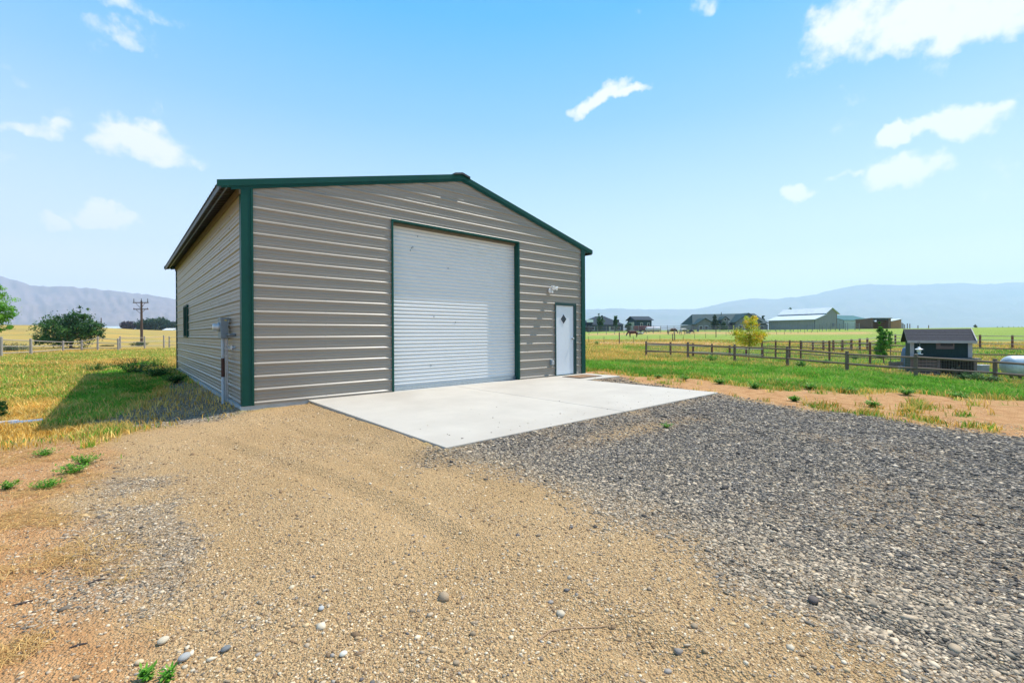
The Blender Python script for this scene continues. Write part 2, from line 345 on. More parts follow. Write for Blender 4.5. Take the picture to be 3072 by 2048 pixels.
# ------------------------------------------------------------------ ground sheet
def ground_mat():
    m, t, p = new_mat('ground'); nn = t.nodes; ln = t.links
    p.inputs['Roughness'].default_value = .95; p.inputs['Specular IOR Level'].default_value = .15
    geo = nn.new('ShaderNodeNewGeometry'); att = nn.new('ShaderNodeAttribute'); att.attribute_name = 'zone'
    sp = nn.new('ShaderNodeSeparateColor'); ln.new(att.outputs['Color'], sp.inputs[0])
    def noise(s, d=6, r=.6):
        n = nn.new('ShaderNodeTexNoise'); n.inputs['Scale'].default_value = s; n.inputs['Detail'].default_value = d; n.inputs['Roughness'].default_value = r; ln.new(geo.outputs['Position'], n.inputs[0]); return n.outputs[0]
    def rmp(f, *st):
        r = nn.new('ShaderNodeValToRGB'); e = r.color_ramp.elements
        while len(e) < len(st): e.new(.5)
        for x, (q, c) in zip(e, st): x.position = q; x.color = (*c, 1)
        ln.new(f, r.inputs[0]); return r.outputs[0]
    def mix(f, a, b):
        n = nn.new('ShaderNodeMix'); n.data_type = 'RGBA'
        (ln.new(f, n.inputs[0]) if not isinstance(f, float) else setattr(n.inputs[0], 'default_value', f))
        for k, x in ((6, a), (7, b)):
            if isinstance(x, tuple): n.inputs[k].default_value = (*x, 1)
            else: ln.new(x, n.inputs[k])
        return n.outputs[2]
    def vor(s, rnd=1.):
        v = nn.new('ShaderNodeTexVoronoi'); v.inputs['Scale'].default_value = s; v.inputs['Randomness'].default_value = rnd; ln.new(geo.outputs['Position'], v.inputs[0]); return v
    big = noise(.55, 5); med = noise(5, 6); fine = noise(70, 4, .7); v1 = vor(95); v2 = vor(38)
    sand = rmp(fine, (.30, (.24, .14, .065)), (.45, (.47, .30, .14)), (.62, (.58, .385, .195)), (.80, (.70, .52, .30)))
    sand = mix(rmp_f := nn.new('ShaderNodeMapRange').outputs[0], sand, (.62, .42, .22))
    q = rmp_f.node; q.inputs[1].default_value = .42; q.inputs[2].default_value = .68; q.inputs[4].default_value = .55; ln.new(big, q.inputs[0])
    peb = rmp(v1.outputs['Color'], (.0, (.75, .8, .85)), (1., (1.2, 1.12, 1.05)))
    mul = nn.new('ShaderNodeMix'); mul.data_type = 'RGBA'; mul.blend_type = 'MULTIPLY'; mul.inputs[0].default_value = .55; ln.new(sand, mul.inputs[6]); ln.new(peb, mul.inputs[7]); sand = mul.outputs[2]
    vs1 = nn.new('ShaderNodeSeparateColor'); ln.new(v2.outputs['Color'], vs1.inputs[0])
    grav = rmp(vs1.outputs[0], (.0, (.05, .045, .045)), (.35, (.12, .11, .105)), (.6, (.20, .18, .165)), (.85, (.34, .30, .26)), (1., (.50, .46, .40)))
    grav = mix(nn_mr(nn, ln, med, .46, .68, .65), grav, (.33, .25, .16))
    dirt = rmp(med, (.3, (.46, .22, .085)), (.6, (.62, .34, .15)), (.8, (.68, .44, .22)))
    dirt = mix(nn_mr(nn, ln, fine, .5, .75, .5), dirt, (.20, .12, .065))
    green = rmp(noise(14, 6, .7), (.3, (.06, .17, .014)), (.5, (.13, .30, .022)), (.72, (.27, .42, .055)))
    green = mix(nn_mr(nn, ln, noise(.22, 6, .65), .4, .66, .75), green, (.18, .34, .04))
    gold = rmp(noise(9, 6, .7), (.3, (.36, .19, .04)), (.5, (.52, .31, .07)), (.72, (.60, .41, .11)))
    gold = mix(nn_mr(nn, ln, noise(.12, 6, .65), .42, .62, .75), gold, (.33, .31, .085))
    gold = mix(nn_mr(nn, ln, noise(.035, 7, .7), .42, .6, .6), gold, (.24, .20, .07))
    c = mix(sp.outputs[0], sand, grav); c = mix(att.outputs['Alpha'], c, dirt); 
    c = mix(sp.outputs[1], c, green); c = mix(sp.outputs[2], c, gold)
    ln.new(c, p.inputs['Base Color'])
    hh = nn.new('ShaderNodeMath'); hh.operation = 'ADD'; ln.new(fine, hh.inputs[0]); ln.new(v2.outputs['Distance'], hh.inputs[1])
    h2 = nn.new('ShaderNodeMath'); h2.operation = 'ADD'; ln.new(hh.outputs[0], h2.inputs[0]); ln.new(v1.outputs['Distance'], h2.inputs[1])
    b = nn.new('ShaderNodeBump'); b.inputs['Strength'].default_value = .9; b.inputs['Distance'].default_value = .016; ln.new(h2.outputs[0], b.inputs['Height']); ln.new(b.outputs[0], p.inputs['Normal'])
    return m
def nn_mr(nn, ln, f, a, b, to):
    q = nn.new('ShaderNodeMapRange'); q.inputs[1].default_value = a; q.inputs[2].default_value = b; q.inputs[4].default_value = to; ln.new(f, q.inputs[0]); return q.outputs[0]
def relief(x, y):
    r = np.hypot(x-CX, y-CY); k = 1-sstep(25, 60, r)
    z = (fbm(x, y, .8, 40)-.5)*.035+(fbm(x, y, .16, 50, 3)-.5)*.014
    # tyre ruts running towards the door
    ru = 0
    for c0 in (-.35, .55): 
        lx = x-(c0-(y+4)*.12+.1*np.sin(y*.9)); ru = ru-.026*np.exp(-(lx/.11)**2)+.014*np.exp(-((lx-.2)/.07)**2)
    z = z+ru*(1-sstep(-1.2, -.3, y))*sstep(.3, .55, fbm(x, y, 1.4, 60))
    near = sdist(APR, x, y); z = z*sstep(.0, .4, near)
    edge = np.exp(-np.clip(near, 0, 9)/.3)*(near > 0)*.100*(y < -.1)*(x > .3)
    nw = np.abs(y+.03)+np.clip(-x, 0, 9)*2+np.clip(x-1.05, 0, 9)*2; edge = np.maximum(edge, np.exp(-nw/.35)*.075*(y < .05))
    ns = np.abs(x+.05)+np.clip(-y, 0, 9)*2+np.clip(y-12, 0, 9)*2; edge = np.maximum(edge, np.exp(-ns/.4)*.10*(x < .05))
    return (z+edge)*k
def terrain_z(x, y): return hgt(x, y)+relief(x, y)
th = np.concatenate([np.arange(-64, 64, .26), np.arange(64, 296, 4.0)]); th = np.radians(th)+YAW
rr = np.concatenate([[.35, .7, 1.0], np.geomspace(1.25, 30, 330), np.geomspace(30.8, 700, 150), np.geomspace(760, 11000, 14)])
T, Q = np.meshgrid(th, rr); X = CX+Q*np.sin(T); Y = CY+Q*np.cos(T)
Z = terrain_z(X, Y)
ins = sdist([(0, 0), (W, 0), (W, D), (0, D)], X, Y); Z = np.where(ins < -.05, Z-.25, Z)
Z = np.where(sdist(APR, X, Y) < -.15, Z-.2, np.where(sdist(APR, X, Y) < 0, np.minimum(Z+.08, -.042), Z))
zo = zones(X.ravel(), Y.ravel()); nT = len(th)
idx = np.arange(X.size).reshape(X.shape)
a = idx[:-1, :]; b = idx[1:, :]; a2 = np.roll(a, -1, 1); b2 = np.roll(b, -1, 1)
FQ = np.stack([a, a2, b2, b], -1).reshape(-1, 4)
VV = np.stack([X, Y, Z], -1).reshape(-1, 3)
VV = np.vstack([VV, [[CX, CY, float(hgt(CX, CY))]]])
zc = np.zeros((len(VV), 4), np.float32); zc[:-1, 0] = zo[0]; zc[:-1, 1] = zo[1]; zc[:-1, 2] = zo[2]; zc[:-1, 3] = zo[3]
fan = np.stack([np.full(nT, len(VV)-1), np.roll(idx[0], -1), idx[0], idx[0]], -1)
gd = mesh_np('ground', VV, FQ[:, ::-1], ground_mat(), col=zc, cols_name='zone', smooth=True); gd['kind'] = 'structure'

# ------------------------------------------------------------------ distant hills
def hills(name, dist, crest, foot_u, matr, seed, zb=2):
    us = np.linspace(crest[0][0], crest[-1][0], 260); cv = np.interp(us, [c[0] for c in crest], [c[1] for c in crest])
    K = 46; V = []
    for j in range(K):
        t = j/(K-1); dd = dist*(.62+.38*t) if j < K-4 else dist*(1+.06*(j-K+5))
        for u, v in zip(us, cv):
            d = ray(u, 1000); p = CAM+d*dd; hc = -(v-1001.3-(1536-u)*.0051)/FPX*dist
            n = fbm(np.array(p[0]), np.array(p[1]), dist*.045, seed, 5)
            prof = (t**1.15) if t <= (K-5)/(K-1) else max(0, 1-.22*(j-K+5))
            gul = abs(fbm(np.array(u*1.3+j*2.), np.array(j*3.0), 40, seed+3, 4)-.5)*2
            V.append((p[0], p[1], zb+hc*(prof*(1-.30*(1-t)*gul*1.6)+(.10*(n-.5)*t*(1-t)*3))))
    n = len(us); F = [(j*n+i, j*n+i+1, (j+1)*n+i+1, (j+1)*n+i) for j in range(K-1) for i in range(n-1)]
    o = mesh_np(name, V, F, matr, smooth=True); o['kind'] = 'structure'; return o
hm = mat('dry hillside', (.21, .15, .15), .95, 0, .25, .003, detail=10, dirt=((.09, .10, .085), .5, .0016))
hills('hills', 4200, [(-500, 800), (-200, 790), (0, 811), (50, 826), (90, 842), (150, 846), (260, 851), (360, 863), (450, 874), (520, 886), (640, 892), (800, 915), (1000, 930), (1200, 950)], 0, hm, 5)
hills('mountains', 7600, [(1000, 925), (1500, 925), (1760, 922), (1850, 919), (1925, 922), (2090, 921), (2140, 908), (2190, 895), (2255, 886), (2320, 888), (2385, 882), (2450, 873), (2483, 862), (2580, 843), (2614, 840), (2710, 845), (2845, 837), (2975, 839), (3072, 833), (3300, 828), (3700, 850)], 0, hm, 9)

# ------------------------------------------------------------------ concrete apron
ap = MB()
ap.box((1.05, -4.76, -.16), (4.344, -.025, -.03)); ap.box((4.356, -4.76, -.16), (7.65, -.025, -.03)); ap.box((7.658, -1.27, -.16), (9.2, -.025, -.03))
apo = ap.build('pavement', M['concrete'], bevel=.008); tag(apo, kind='structure')

# ------------------------------------------------------------------ the steel garage
SL = .25; ZE = 3.80; ZR = ZE+SL*W/2     # underside line of the roof at wall, at the ridge
gar = empty('steel_garage', (0, 0, 0), label='large taupe steel garage with green trim and a tall white roll-up door', cat='garage')
def panel_profile(z0, z1):
    pts = [(z0, 0.0)]
    k = int(math.floor(z0/R))-1
    while k*R < z1+R:
        c = k*R
        for dz, o in ((-.030, 0), (-.011, .020), (.010, .020), (.031, 0), (.0655, 0), (.073, .0065), (.080, .0065), (.090, 0), (.138, 0), (.1455, .0065), (.1525, .0065), (.1625, 0)):
            z = c+dz
            if z0 < z < z1: pts.append((z, o))
        k += 1
    pts.append((z1, 0.0)); return pts
def wall(name, length, top, openings, P, parent=gar, m=None, z0=-.035):
    """P(s, out, z) -> point; top(s0,s1,z) clips to the gable; openings = (s0, s1, z0, z1)"""
    zs = panel_profile(z0, ZR); zb = set([z for z, _ in zs])
    pr = dict(zs); ks = sorted(zb)
    for o in openings:
        for q in (o[2], o[3]):
            if ks[0] < q < ks[-1] and q not in pr: pr[q] = float(np.interp(q, [k for k in ks], [pr[k] for k in ks]))
    for q in (ZE,):
        if q not in pr: pr[q] = float(np.interp(q, ks, [pr[k] for k in ks]))
    ks = sorted(pr); mb = MB()
    for za, zb_ in zip(ks[:-1], ks[1:]):
        zm = (za+zb_)/2; ea = top(za); eb = top(zb_)
        if eb is None: continue
        cuts = [(ea[0], eb[0]), (ea[1], eb[1])]
        segs = [[cuts[0], cuts[1]]]
        for o in openings:
            if o[2] < zm < o[3]:
                ns = []
                for sgm in segs:
                    (l0, l1), (r0, r1) = sgm
                    if o[0] > l0 and o[1] < r0: ns += [[(l0, l1), (o[0], o[0])], [(o[1], o[1]), (r0, r1)]]
                    else: ns.append(sgm)
                segs = ns
        for (l0, l1), (r0, r1) in segs:
            mb.quad(P(l0, pr[za], za), P(r0, pr[za], za), P(r1, pr[zb_], zb_), P(l1, pr[zb_], zb_))
    return mb.build(name, m or M['siding'], parent)
def gtop(z):
    if z <= ZE: return (0.0, W)
    e = (z-ZE)/SL
    return (e, W-e) if e < W/2-.02 else ((W/2-.02, W/2+.02) if e < W/2+.3 else None)
def stop(z): return (0.0, D) if z <= ZE+.02 else None
RD = (2.80, 6.40, -1, 3.62); MD = (7.855, 8.715, -1, 2.055); SW = (8.35, 9.25, 1.17, 2.12)
wall('front_wall', W, gtop, [RD, MD], lambda s, o, z: (s, -o, z))
wall('side_wall', D, stop, [SW], lambda s, o, z: (-o, s, z))
wall('side_wall', D, stop, [], lambda s, o, z: (W+o, s, z))
wall('rear_wall', W, gtop, [], lambda s, o, z: (s, D+o, z))
MB().box((-.05, -.024, -.55), (W+.05, D+.03, -.036)).build('foundation', M['conc2'], gar)
# roof: two corrugated slopes
def roof_half(sgn):
    mb = MB(); ov = .36; y0, y1 = -.05, D+.05; n = int((y1-y0)/R); ys = []
    y = y0
    while y < y1:
        for dy, o in ((0, 0), (.075, 0), (.095, .02), (.12, .02), (.14, 0)):
            if y+dy < y1: ys.append((y+dy, o))
        y += R
    ys.append((y1, 0)); th_ = .012
    for (ya, oa), (yb, ob) in zip(ys[:-1], ys[1:]):
        for dz, rev in ((.03, 0), (.022, 1)):
            def pt(t, yy, o):
                x = W/2+sgn*t; z = ZR+.02-SL*t+o+dz; return (x, yy, z)
            q = [pt(0, ya, oa), pt(W/2+ov, ya, oa), pt(W/2+ov, yb, ob), pt(0, yb, ob)]
            mb.quad(*(q if (rev ^ (sgn > 0)) else q[::-1]))
        e = W/2+ov; zt = ZR+.02-SL*e
        mb.quad((W/2+sgn*e, ya, zt+oa+.022), (W/2+sgn*e, yb, zt+ob+.022), (W/2+sgn*e, yb, zt+ob+.03), (W/2+sgn*e, ya, zt+oa+.03))
    return mb
for s_ in (-1, 1): roof_half(s_).build('roof', M['roofm'], gar)
rc = MB()
for s_ in (-1, 1):
    rc.quad((W/2, -.09, ZR+.115), (W/2+s_*.22, -.09, ZR+.115-SL*.22), (W/2+s_*.22, D+.09, ZR+.115-SL*.22), (W/2, D+.09, ZR+.115))
    rc.quad((W/2, -.09, ZR+.115), (W/2+s_*.22, -.09, ZR+.115-SL*.22), (W/2+s_*.22, -.09, ZR+.07-SL*.22), (W/2, -.09, ZR+.07))
    rc.quad((W/2+s_*.22, -.09, ZR+.115-SL*.22), (W/2+s_*.22, D+.09, ZR+.115-SL*.22), (W/2+s_*.22, D+.09, ZR+.06-SL*.22), (W/2+s_*.22, -.09, ZR+.06-SL*.22))
rc.build('ridge_cap', M['roofm'], gar)
def rake(sgn, yf, out):
    mb = MB(); e = W/2+.375
    def seg(t0, t1, zt, zb, ya, yb):
        P = []
        for yy in (ya, yb):
            P += [(W/2+sgn*t0, yy, ZR-SL*t0+zt), (W/2+sgn*t1, yy, ZR-SL*t1+zt), (W/2+sgn*t1, yy, ZR-SL*t1+zb), (W/2+sgn*t0, yy, ZR-SL*t0+zb)]
        n = len(mb.v); mb.v += P
        mb.f.extend([tuple(n+i for i in q) for q in ((0, 1, 2, 3), (7, 6, 5, 4), (0, 4, 5, 1), (1, 5, 6, 2), (2, 6, 7, 3), (3, 7, 4, 0))])
    seg(0, e, .085, -.025, yf-out*.050, yf-out*.026)          # fascia
    seg(0, e-.03, -.027, -.050, yf-out*.040, yf-out*.0255)     # return
    seg(0, e-.20, -.052, -.085, yf-out*.032, yf-out*.025)     # lower lip
    return mb
for s_ in (-1, 1):
    rake(s_, 0, 1).build('gable_trim', M['green'], gar); rake(s_, D, -1).build('gable_trim', M['green'], gar)
for sx, sy in ((0, 0), (1, 0), (0, 1), (1, 1)):
    X0 = W if sx else 0; ox = 1 if sx else -1; Y0 = D if sy else 0; oy = 1 if sy else -1
    poly = [(0.03*ox, .03*oy), (.03*ox, -.11*oy), (.023*ox, -.11*oy), (.0, -.10*oy), (.0, 0), (-.14*ox, .0), (-.155*ox, .022*oy), (-.155*ox, .040*oy), (-.125*ox, .040*oy), (-.118*ox, .03*oy)]
    mb = MB().prism([(X0+a_, Y0+b_) for a_, b_ in poly], -.033, ZE-.05 if not sx else ZE-.05, 'z')
    mb.build('corner_trim', M['green'], gar)
# eaves: dark soffit strip, eave strut and drip edge
for s_, x0 in ((-1, 0), (1, W)):
    mb = MB(); mb.box((x0+s_*.05, -.02, ZE-.17), (x0+s_*.028, D+.02, ZE-.03)); mb.build('eave_strut', mat('brown strut', (.16, .12, .07), .7), gar)
    mb = MB(); xe = x0+s_*.33; mb.box((xe-.012, -.045, ZE-.15), (xe+.012, D+.045, ZE-.03)); mb.build('drip_edge', M['roofm'], gar)
    mb = MB(); xe = x0+s_*.22; mb.box((xe-.008, -.04, ZE-.085), (xe+.008, D+.04, ZE-.06)); mb.build('gutter_rail', M['galv'], gar)
MB().box((.03, .03, ZE-.06), (W-.03, D-.03, ZE-.05)).build('ceiling_liner', M['black'], gar)
# fasteners
mb = MB()
for x in (.205, 1.40, 2.70, 6.50, 7.70, 8.95):
    for k in range(0, 21):
        z = k*R+.045
        t = gtop(z+.1)
        if t is None or not (t[0]+.1 < x < t[1]-.1) : continue
        if MD[0]-.1 < x < MD[1]+.1 and z < 2.1: continue
        for d_ in ((0,) if k % 2 else (-.005, .09)): mb.box((x-.006, -.008, z+d_), (x+.006, -.0005, z+d_+.012))
mb.build('screws', M['steel'], gar)['kind'] = 'stuff'
mb = MB()
for y in (1.2, 2.4, 3.6, 4.8, 6.0, 7.2, 8.3, 9.5, 10.7, 11.9):
    for k in range(0, 17):
        if 8.2 < y < 9.3 and 4 < k < 10: continue
        mb.box((-.008, y-.007, k*R+.045), (-.0005, y+.007, k*R+.059)); 
        if k % 4 == 0: mb.box((-.008, y+.1, k*R+.105), (-.0005, y+.112, k*R+.117))
mb.build('screws', M['black'], gar)['kind'] = 'stuff'
# roll-up door
rd = MB(); xs0, xs1 = 2.80, 6.40; z = -.025; pts = []
while z < 3.66:
    ph = z/.0826*2*math.pi; pts.append((z, .150-.0105*max(-.55, math.sin(ph)))); z += .0826/10
for (za, ya), (zb, yb) in zip(pts[:-1], pts[1:]): rd.quad((xs0-.05, ya, za), (xs1+.05, ya, za), (xs1+.05, yb, zb), (xs0-.05, yb, zb))
rdo = rd.build('roll_up_door', M['rollup'], gar, smooth=True)
MB().box((xs0+.0, .115, -.028), (xs1-.0, .132, .05)).build('bottom_bar', M['galv'], rdo)
for (u, v) in ((1234.9, 743.3), (1238.5, 741), (1230.9, 750.9), (1301.9, 949.6), (1366.6, 966.5), (1293, 1096), (1344.3, 804.9), (1252.8, 708.9)):
    d = ray(u, v); t = (.137-CY)/d[1]; p = CAM+t*d; MB().box((p[0]-.008, .1365, p[2]-.02), (p[0]+.010, .1405, p[2]+.018)).build('scuff_mark', M['grey'], rdo)
fr = MB()
for xa, xb in ((2.755, 2.80), (6.40, 6.445)): fr.box((xa, -.032, -.03), (xb, -.0215, 3.665)) 
fr.box((2.7995, -.030, 3.621), (6.4005, -.0215, 3.666))
for xa, xb in ((2.782, 2.7995), (6.4005, 6.418)): fr.box((xa, -.0210, -.03), (xb, .14, 3.62))
fr.box((2.7995, -.021, 3.6215), (6.4005, .14, 3.64))
fr.build('door_frame', M['green'], gar)
MB().box((2.81, .08, 3.56), (6.39, .11, 3.6205)).build('header_seal', mat('seal', (.16, .13, .09), .8), gar)
# entry door
ed = MB().box((7.875, .012, -.01), (8.66, .05, 2.02)).build('entry_door', M['white'], gar, bevel=.004)
dm = MB(); cxw, czw = 8.213, 1.625
for k, (aa, bb, y_) in enumerate(((.15, .168, .004),)):
    dm.prism([(cxw-aa, czw), (cxw, czw-bb), (cxw+aa, czw), (cxw, czw+bb)], y_, .0115)
wn = dm.build('window', M['white'], ed)
MB().prism([(cxw-.122, czw), (cxw, czw-.137), (cxw+.122, czw), (cxw, czw+.137)], .0005, .0038).build('pane', M['glass'], wn)
kn = MB(); Mx = Matrix.Translation((8.605, .012, 1.045)) @ Matrix.Rotation(math.radians(90), 4, 'X')
kn.lathe([(.034, 0), (.034, .008), (.012, .012), (.012, .035), (.026, .042), (.029, .055), (.022, .066), (.0, .068)], 16, Mx).build('door_knob', M['steel'], ed, smooth=False)
fr = MB()
for xa, xb in ((7.82, 7.858), (8.712, 8.752)): fr.box((xa, -.032, -.03), (xb, -.0215, 2.098))
fr.box((7.8585, -.030, 2.055), (8.7115, -.0215, 2.097))
for xa, xb in ((7.846, 7.874), (8.661, 8.724)): fr.box((xa, -.0210, -.03), (xb, .03, 2.054))
fr.box((7.8745, -.021, 2.021), (8.6605, .03, 2.0535)); fr.box((7.8745, -.02, -.032), (8.6605, .03, -.012))
fr.build('entry_frame', mat('dark green steel', (.012, .055, .055), .4), gar)
# side window
wf = MB()
for (ya, yb, za, zb) in ((8.31, 8.36, 1.13, 2.16), (9.24, 9.29, 1.13, 2.16), (8.36, 9.24, 1.13, 1.18), (8.36, 9.24, 2.11, 2.16), (8.775, 8.815, 1.18, 2.11)):
    wf.box((-.055, ya, za), (.02, yb, zb))
wfo = wf.build('window', M['green'], gar)
MB().box((.004, 8.36, 1.18), (.014, 9.24, 2.11)).build('pane', M['glass'], wfo)
# sills of trim above base
MB().box((.16, -.030, -.034), (2.733, -.0035, -.022)).build('base_trim', M['siding'], gar)

# ------------------------------------------------------------------ fittings on and beside the garage
def P3(u, v, y=None, x=None):
    d = ray(u, v); t = (y-CY)/d[1] if y is not None else (x-CX)/d[0]; return CAM+t*d
li = empty('security_light', (7.62, -.02, 2.42), label='white twin-head security light on the steel wall above the entry door', cat='light')
Mr = Matrix.Rotation(math.radians(90), 4, 'X')
MB().lathe([(.072, 0), (.072, .03), (.06, .045), (.0, .048)], 20, Mr).build('mount', M['plastic'], li)
def head(px, pz, yaw_, pit_):
    mb = MB(); Mh = Matrix.Translation((px, -.10, pz)) @ Matrix.Rotation(yaw_, 4, 'Z') @ Matrix.Rotation(math.radians(90)+pit_, 4, 'X')
    mb.lathe([(.02, -.07), (.032, -.06), (.036, -.01), (.058, .03), (.060, .06), (.05, .062), (.0, .058)], 18, Mh); o = mb.build('lamp_head', M['plastic'], li)
    MB().tube([(0.0, -.045, .0), (px*.5, -.07, pz*.55), (px, -.10, pz)], .011, 8).build('arm', M['plastic'], o)
head(.02, .085, -.15, .35); head(.125, .075, .6, .25)
MB().box((-.025, -.105, -.075), (.035, -.05, -.005)).build('motion_sensor', M['plastic'], li, bevel=.01)
ob = empty('outlet_box', (7.66, -.02, .37), label='small grey weatherproof outlet box low on the wall left of the entry door', cat='outlet')
MB().box((-.055, -.045, -.075), (.055, .018, .075)).build('box', M['grey'], ob, bevel=.006)
MB().box((-.035, -.075, -.06), (.05, -.0455, .06)).build('cover', mat('cover', (.42, .43, .43), .4), ob, bevel=.01)
dmt = empty('door_mat', (8.27, -.62, -.028), rz=.0, label='brown bordered door mat lying before the entry door', cat='door mat')
MB().box((-.47, -.34, 0), (.50, .32, .010)).build('border', M['mat2'], dmt, bevel=.003)
MB().box((-.40, -.28, .0105), (.43, .26, .016)).build('centre', M['mat1'], dmt)
mtx = empty('electric_meter', (0, 1.32, 0), label='grey electric meter box with round meter, standing on conduits by the green corner trim', cat='electric meter')
MB().box((-.165, -.17, 1.135), (-.045, .15, 1.525)).build('meter_box', M['grey'], mtx, bevel=.006)
MB().box((-.172, -.18, 1.49), (-.038, .16, 1.537)).build('lid', M['grey'], mtx, bevel=.005)
Ml = Matrix.Translation((-.166, -.01, 1.355)) @ Matrix.Rotation(math.radians(-90), 4, 'Y')
g_ = MB().lathe([(.080, 0), (.080, .016), (.070, .018), (.068, .085), (.058, .112), (.0, .118)], 24, Ml).build('meter', M['clear'], mtx)
MB().lathe([(.084, 0), (.087, .004), (.087, .026), (.082, .030), (.070, .031)], 24, Ml).build('ring', M['galv'], g_)
MB().box((-.105, -.1725, 1.475), (-.065, -.1705, 1.512)).build('warning_label', M['yellow'], mtx)
MB().tube([(-.125, -.10, -.3), (-.125, -.10, 1.135)], .028, 14).build('conduit', M['pvc'], mtx)
MB().tube([(-.125, -.10, .40), (-.125, -.10, .76)], .0305, 14).build('conduit_wrap', M['rust'], mtx)
MB().tube([(-.085, -.12, -.3), (-.085, -.12, 1.135)], .009, 10).build('conduit', M['galv'], mtx)
MB().tube([(-.055, -.12, -.3), (-.055, -.12, 1.135)], .015, 10).build('conduit', M['galv'], mtx)
MB().tube([(-.07, -.19, 1.20), (-.07, -.62, 1.20), (0, -.68, 1.20)], .024, 10).build('conduit', mat('dark conduit', (.10, .12, .13), .5), mtx)
MB().box((-.15, -.14, .80), (.0, -.08, .82)).build('bracket', M['galv'], mtx)
MB().tube([(-.06, -.14, .97), (-.03, -.60, .97), (0, -.64, .97)], .012, 8).tube([(-.04, -.50, .93), (-.04, -.50, 1.01)], .022, 8).build('ground_clamp', M['galv'], mtx)

# ------------------------------------------------------------------ grass, stones
def blades(name, X, Y, hgt_m, wid, cols, label=None, lean=1.0, zf=terrain_z):
    n = len(X); Zg = zf(X, Y); a = RNG.uniform(0, 2*math.pi, n); la = RNG.uniform(0, 2*math.pi, n); le = RNG.uniform(.05, lean, n)*hgt_m
    dx, dy = np.cos(a)*wid, np.sin(a)*wid; lx, ly = np.cos(la)*le, np.sin(la)*le
    V = np.empty((n, 5, 3), np.float32)
    V[:, 0] = np.stack([X-dx, Y-dy, Zg-.01], -1); V[:, 1] = np.stack([X+dx, Y+dy, Zg-.01], -1)
    V[:, 2] = np.stack([X+dx*.8+lx*.35, Y+dy*.8+ly*.35, Zg+hgt_m*.6], -1); V[:, 3] = np.stack([X-dx*.8+lx*.35, Y-dy*.8+ly*.35, Zg+hgt_m*.6], -1)
    V[:, 4] = np.stack([X+lx, Y+ly, Zg+hgt_m], -1)
    b = np.arange(n)[:, None]*5
    Fq = np.concatenate([b+[0, 1, 2], b+[0, 2, 3], b+[3, 2, 4]], 0)
    C = np.repeat(cols[:, None], 5, 1).reshape(-1, 3)
    o = mesh_np(name, V.reshape(-1, 3), Fq, M['grass'], col=C); o['kind'] = 'stuff'; return o
def sample_sector(n, r0, r1, az0, az1, p=1.6):
    u = RNG.random(n); q = 2-p+1e-9
    r = (r0**q+u*(r1**q-r0**q))**(1/q); a = np.radians(RNG.uniform(az0, az1, n))+YAW
    return CX+r*np.sin(a), CY+r*np.cos(a), r
def clear(X, Y): return (sdist([(-.07, -.03), (W+.07, -.03), (W+.07, D+.07), (-.07, D+.07)], X, Y) > 0) & (sdist(APR, X, Y) > .02)
def grass_field(az0, az1, r0, r1, n, seed_gold=.0):
    X, Y, r = sample_sector(n, r0, r1, az0, az1, 1.75)
    ga, g, go, di = zones(X, Y); dens = g+go*.95; k = RNG.random(n) < dens*(.35+.65*sstep(.25, .5, fbm(X, Y, .35, 91)))
    k &= clear(X, Y); X, Y, r, g, go, di = [q[k] for q in (X, Y, r, g, go, di)]
    cl = fbm(X, Y, .6, 12); tuft = fbm(X, Y, .25, 13)
    isg = RNG.random(len(X)) < (g/(g+go+di+1e-6))*.98
    h = np.where(isg, .07, .085)*(.4+1.5*cl*RNG.uniform(.5, 1.3, len(X)))*(1+.35*sstep(10, 28, r))
    right = (X > 5); h = np.where(right, h*(1.0+.6*sstep(.5, .7, tuft)), h)
    gc = np.array([[.09, .24, .02], [.16, .38, .03], [.25, .48, .05], [.36, .50, .10]]); oc = np.array([[.60, .34, .06], [.78, .48, .11], [.82, .58, .19], [.60, .46, .11]])
    ci = np.clip((cl*4+RNG.normal(0, .9, len(X))).astype(int), 0, 3)
    C = np.where(isg[:, None], gc[ci], oc[ci])*RNG.uniform(.75, 1.25, (len(X), 1))*(.62+.75*fbm(X, Y, 1.3, 19))[:, None]
    w = .0022*(1+r/5.5)*RNG.uniform(.7, 1.4, len(X))
    return X, Y, h, w, C
parts = [grass_field(-64, -32, 2.2, 16, 210000), grass_field(-58, -30, 16, 60, 190000), grass_field(6, 62, 8, 24, 290000), grass_field(6, 58, 24, 75, 200000)]
A = [np.concatenate([p[i] for p in parts]) for i in range(5)]
blades('grass', *A)
# loose straw on the dirt at the lower left
X, Y, r = sample_sector(90000, 2.0, 9, -64, -30, 1.6)
ga, g, go, di = zones(X, Y); k = RNG.random(len(X)) < di*sstep(.36, .62, fbm(X, Y, .5, 71)); X, Y = X[k], Y[k]
n = len(X); a = RNG.normal(1.9, .8, n); ln_ = RNG.uniform(.02, .08, n); dx, dy = np.cos(a)*ln_, np.sin(a)*ln_; w = .0016
Zs = terrain_z(X, Y)+RNG.uniform(.004, .02, n)
V = np.stack([np.stack([X-dx, Y-dy, Zs], -1), np.stack([X+dy*.03+w, Y+w, Zs+.002], -1), np.stack([X+dx, Y+dy, Zs+RNG.uniform(-.003, .01, n)], -1)], 1).reshape(-1, 3)
sc_ = np.repeat(np.array([.68, .44, .17])*RNG.uniform(.55, 1.2, (n, 1)), 3, 0)
so_ = mesh_np('straw', V, np.arange(n*3).reshape(-1, 3), M['grass'], col=sc_); so_['kind'] = 'stuff'

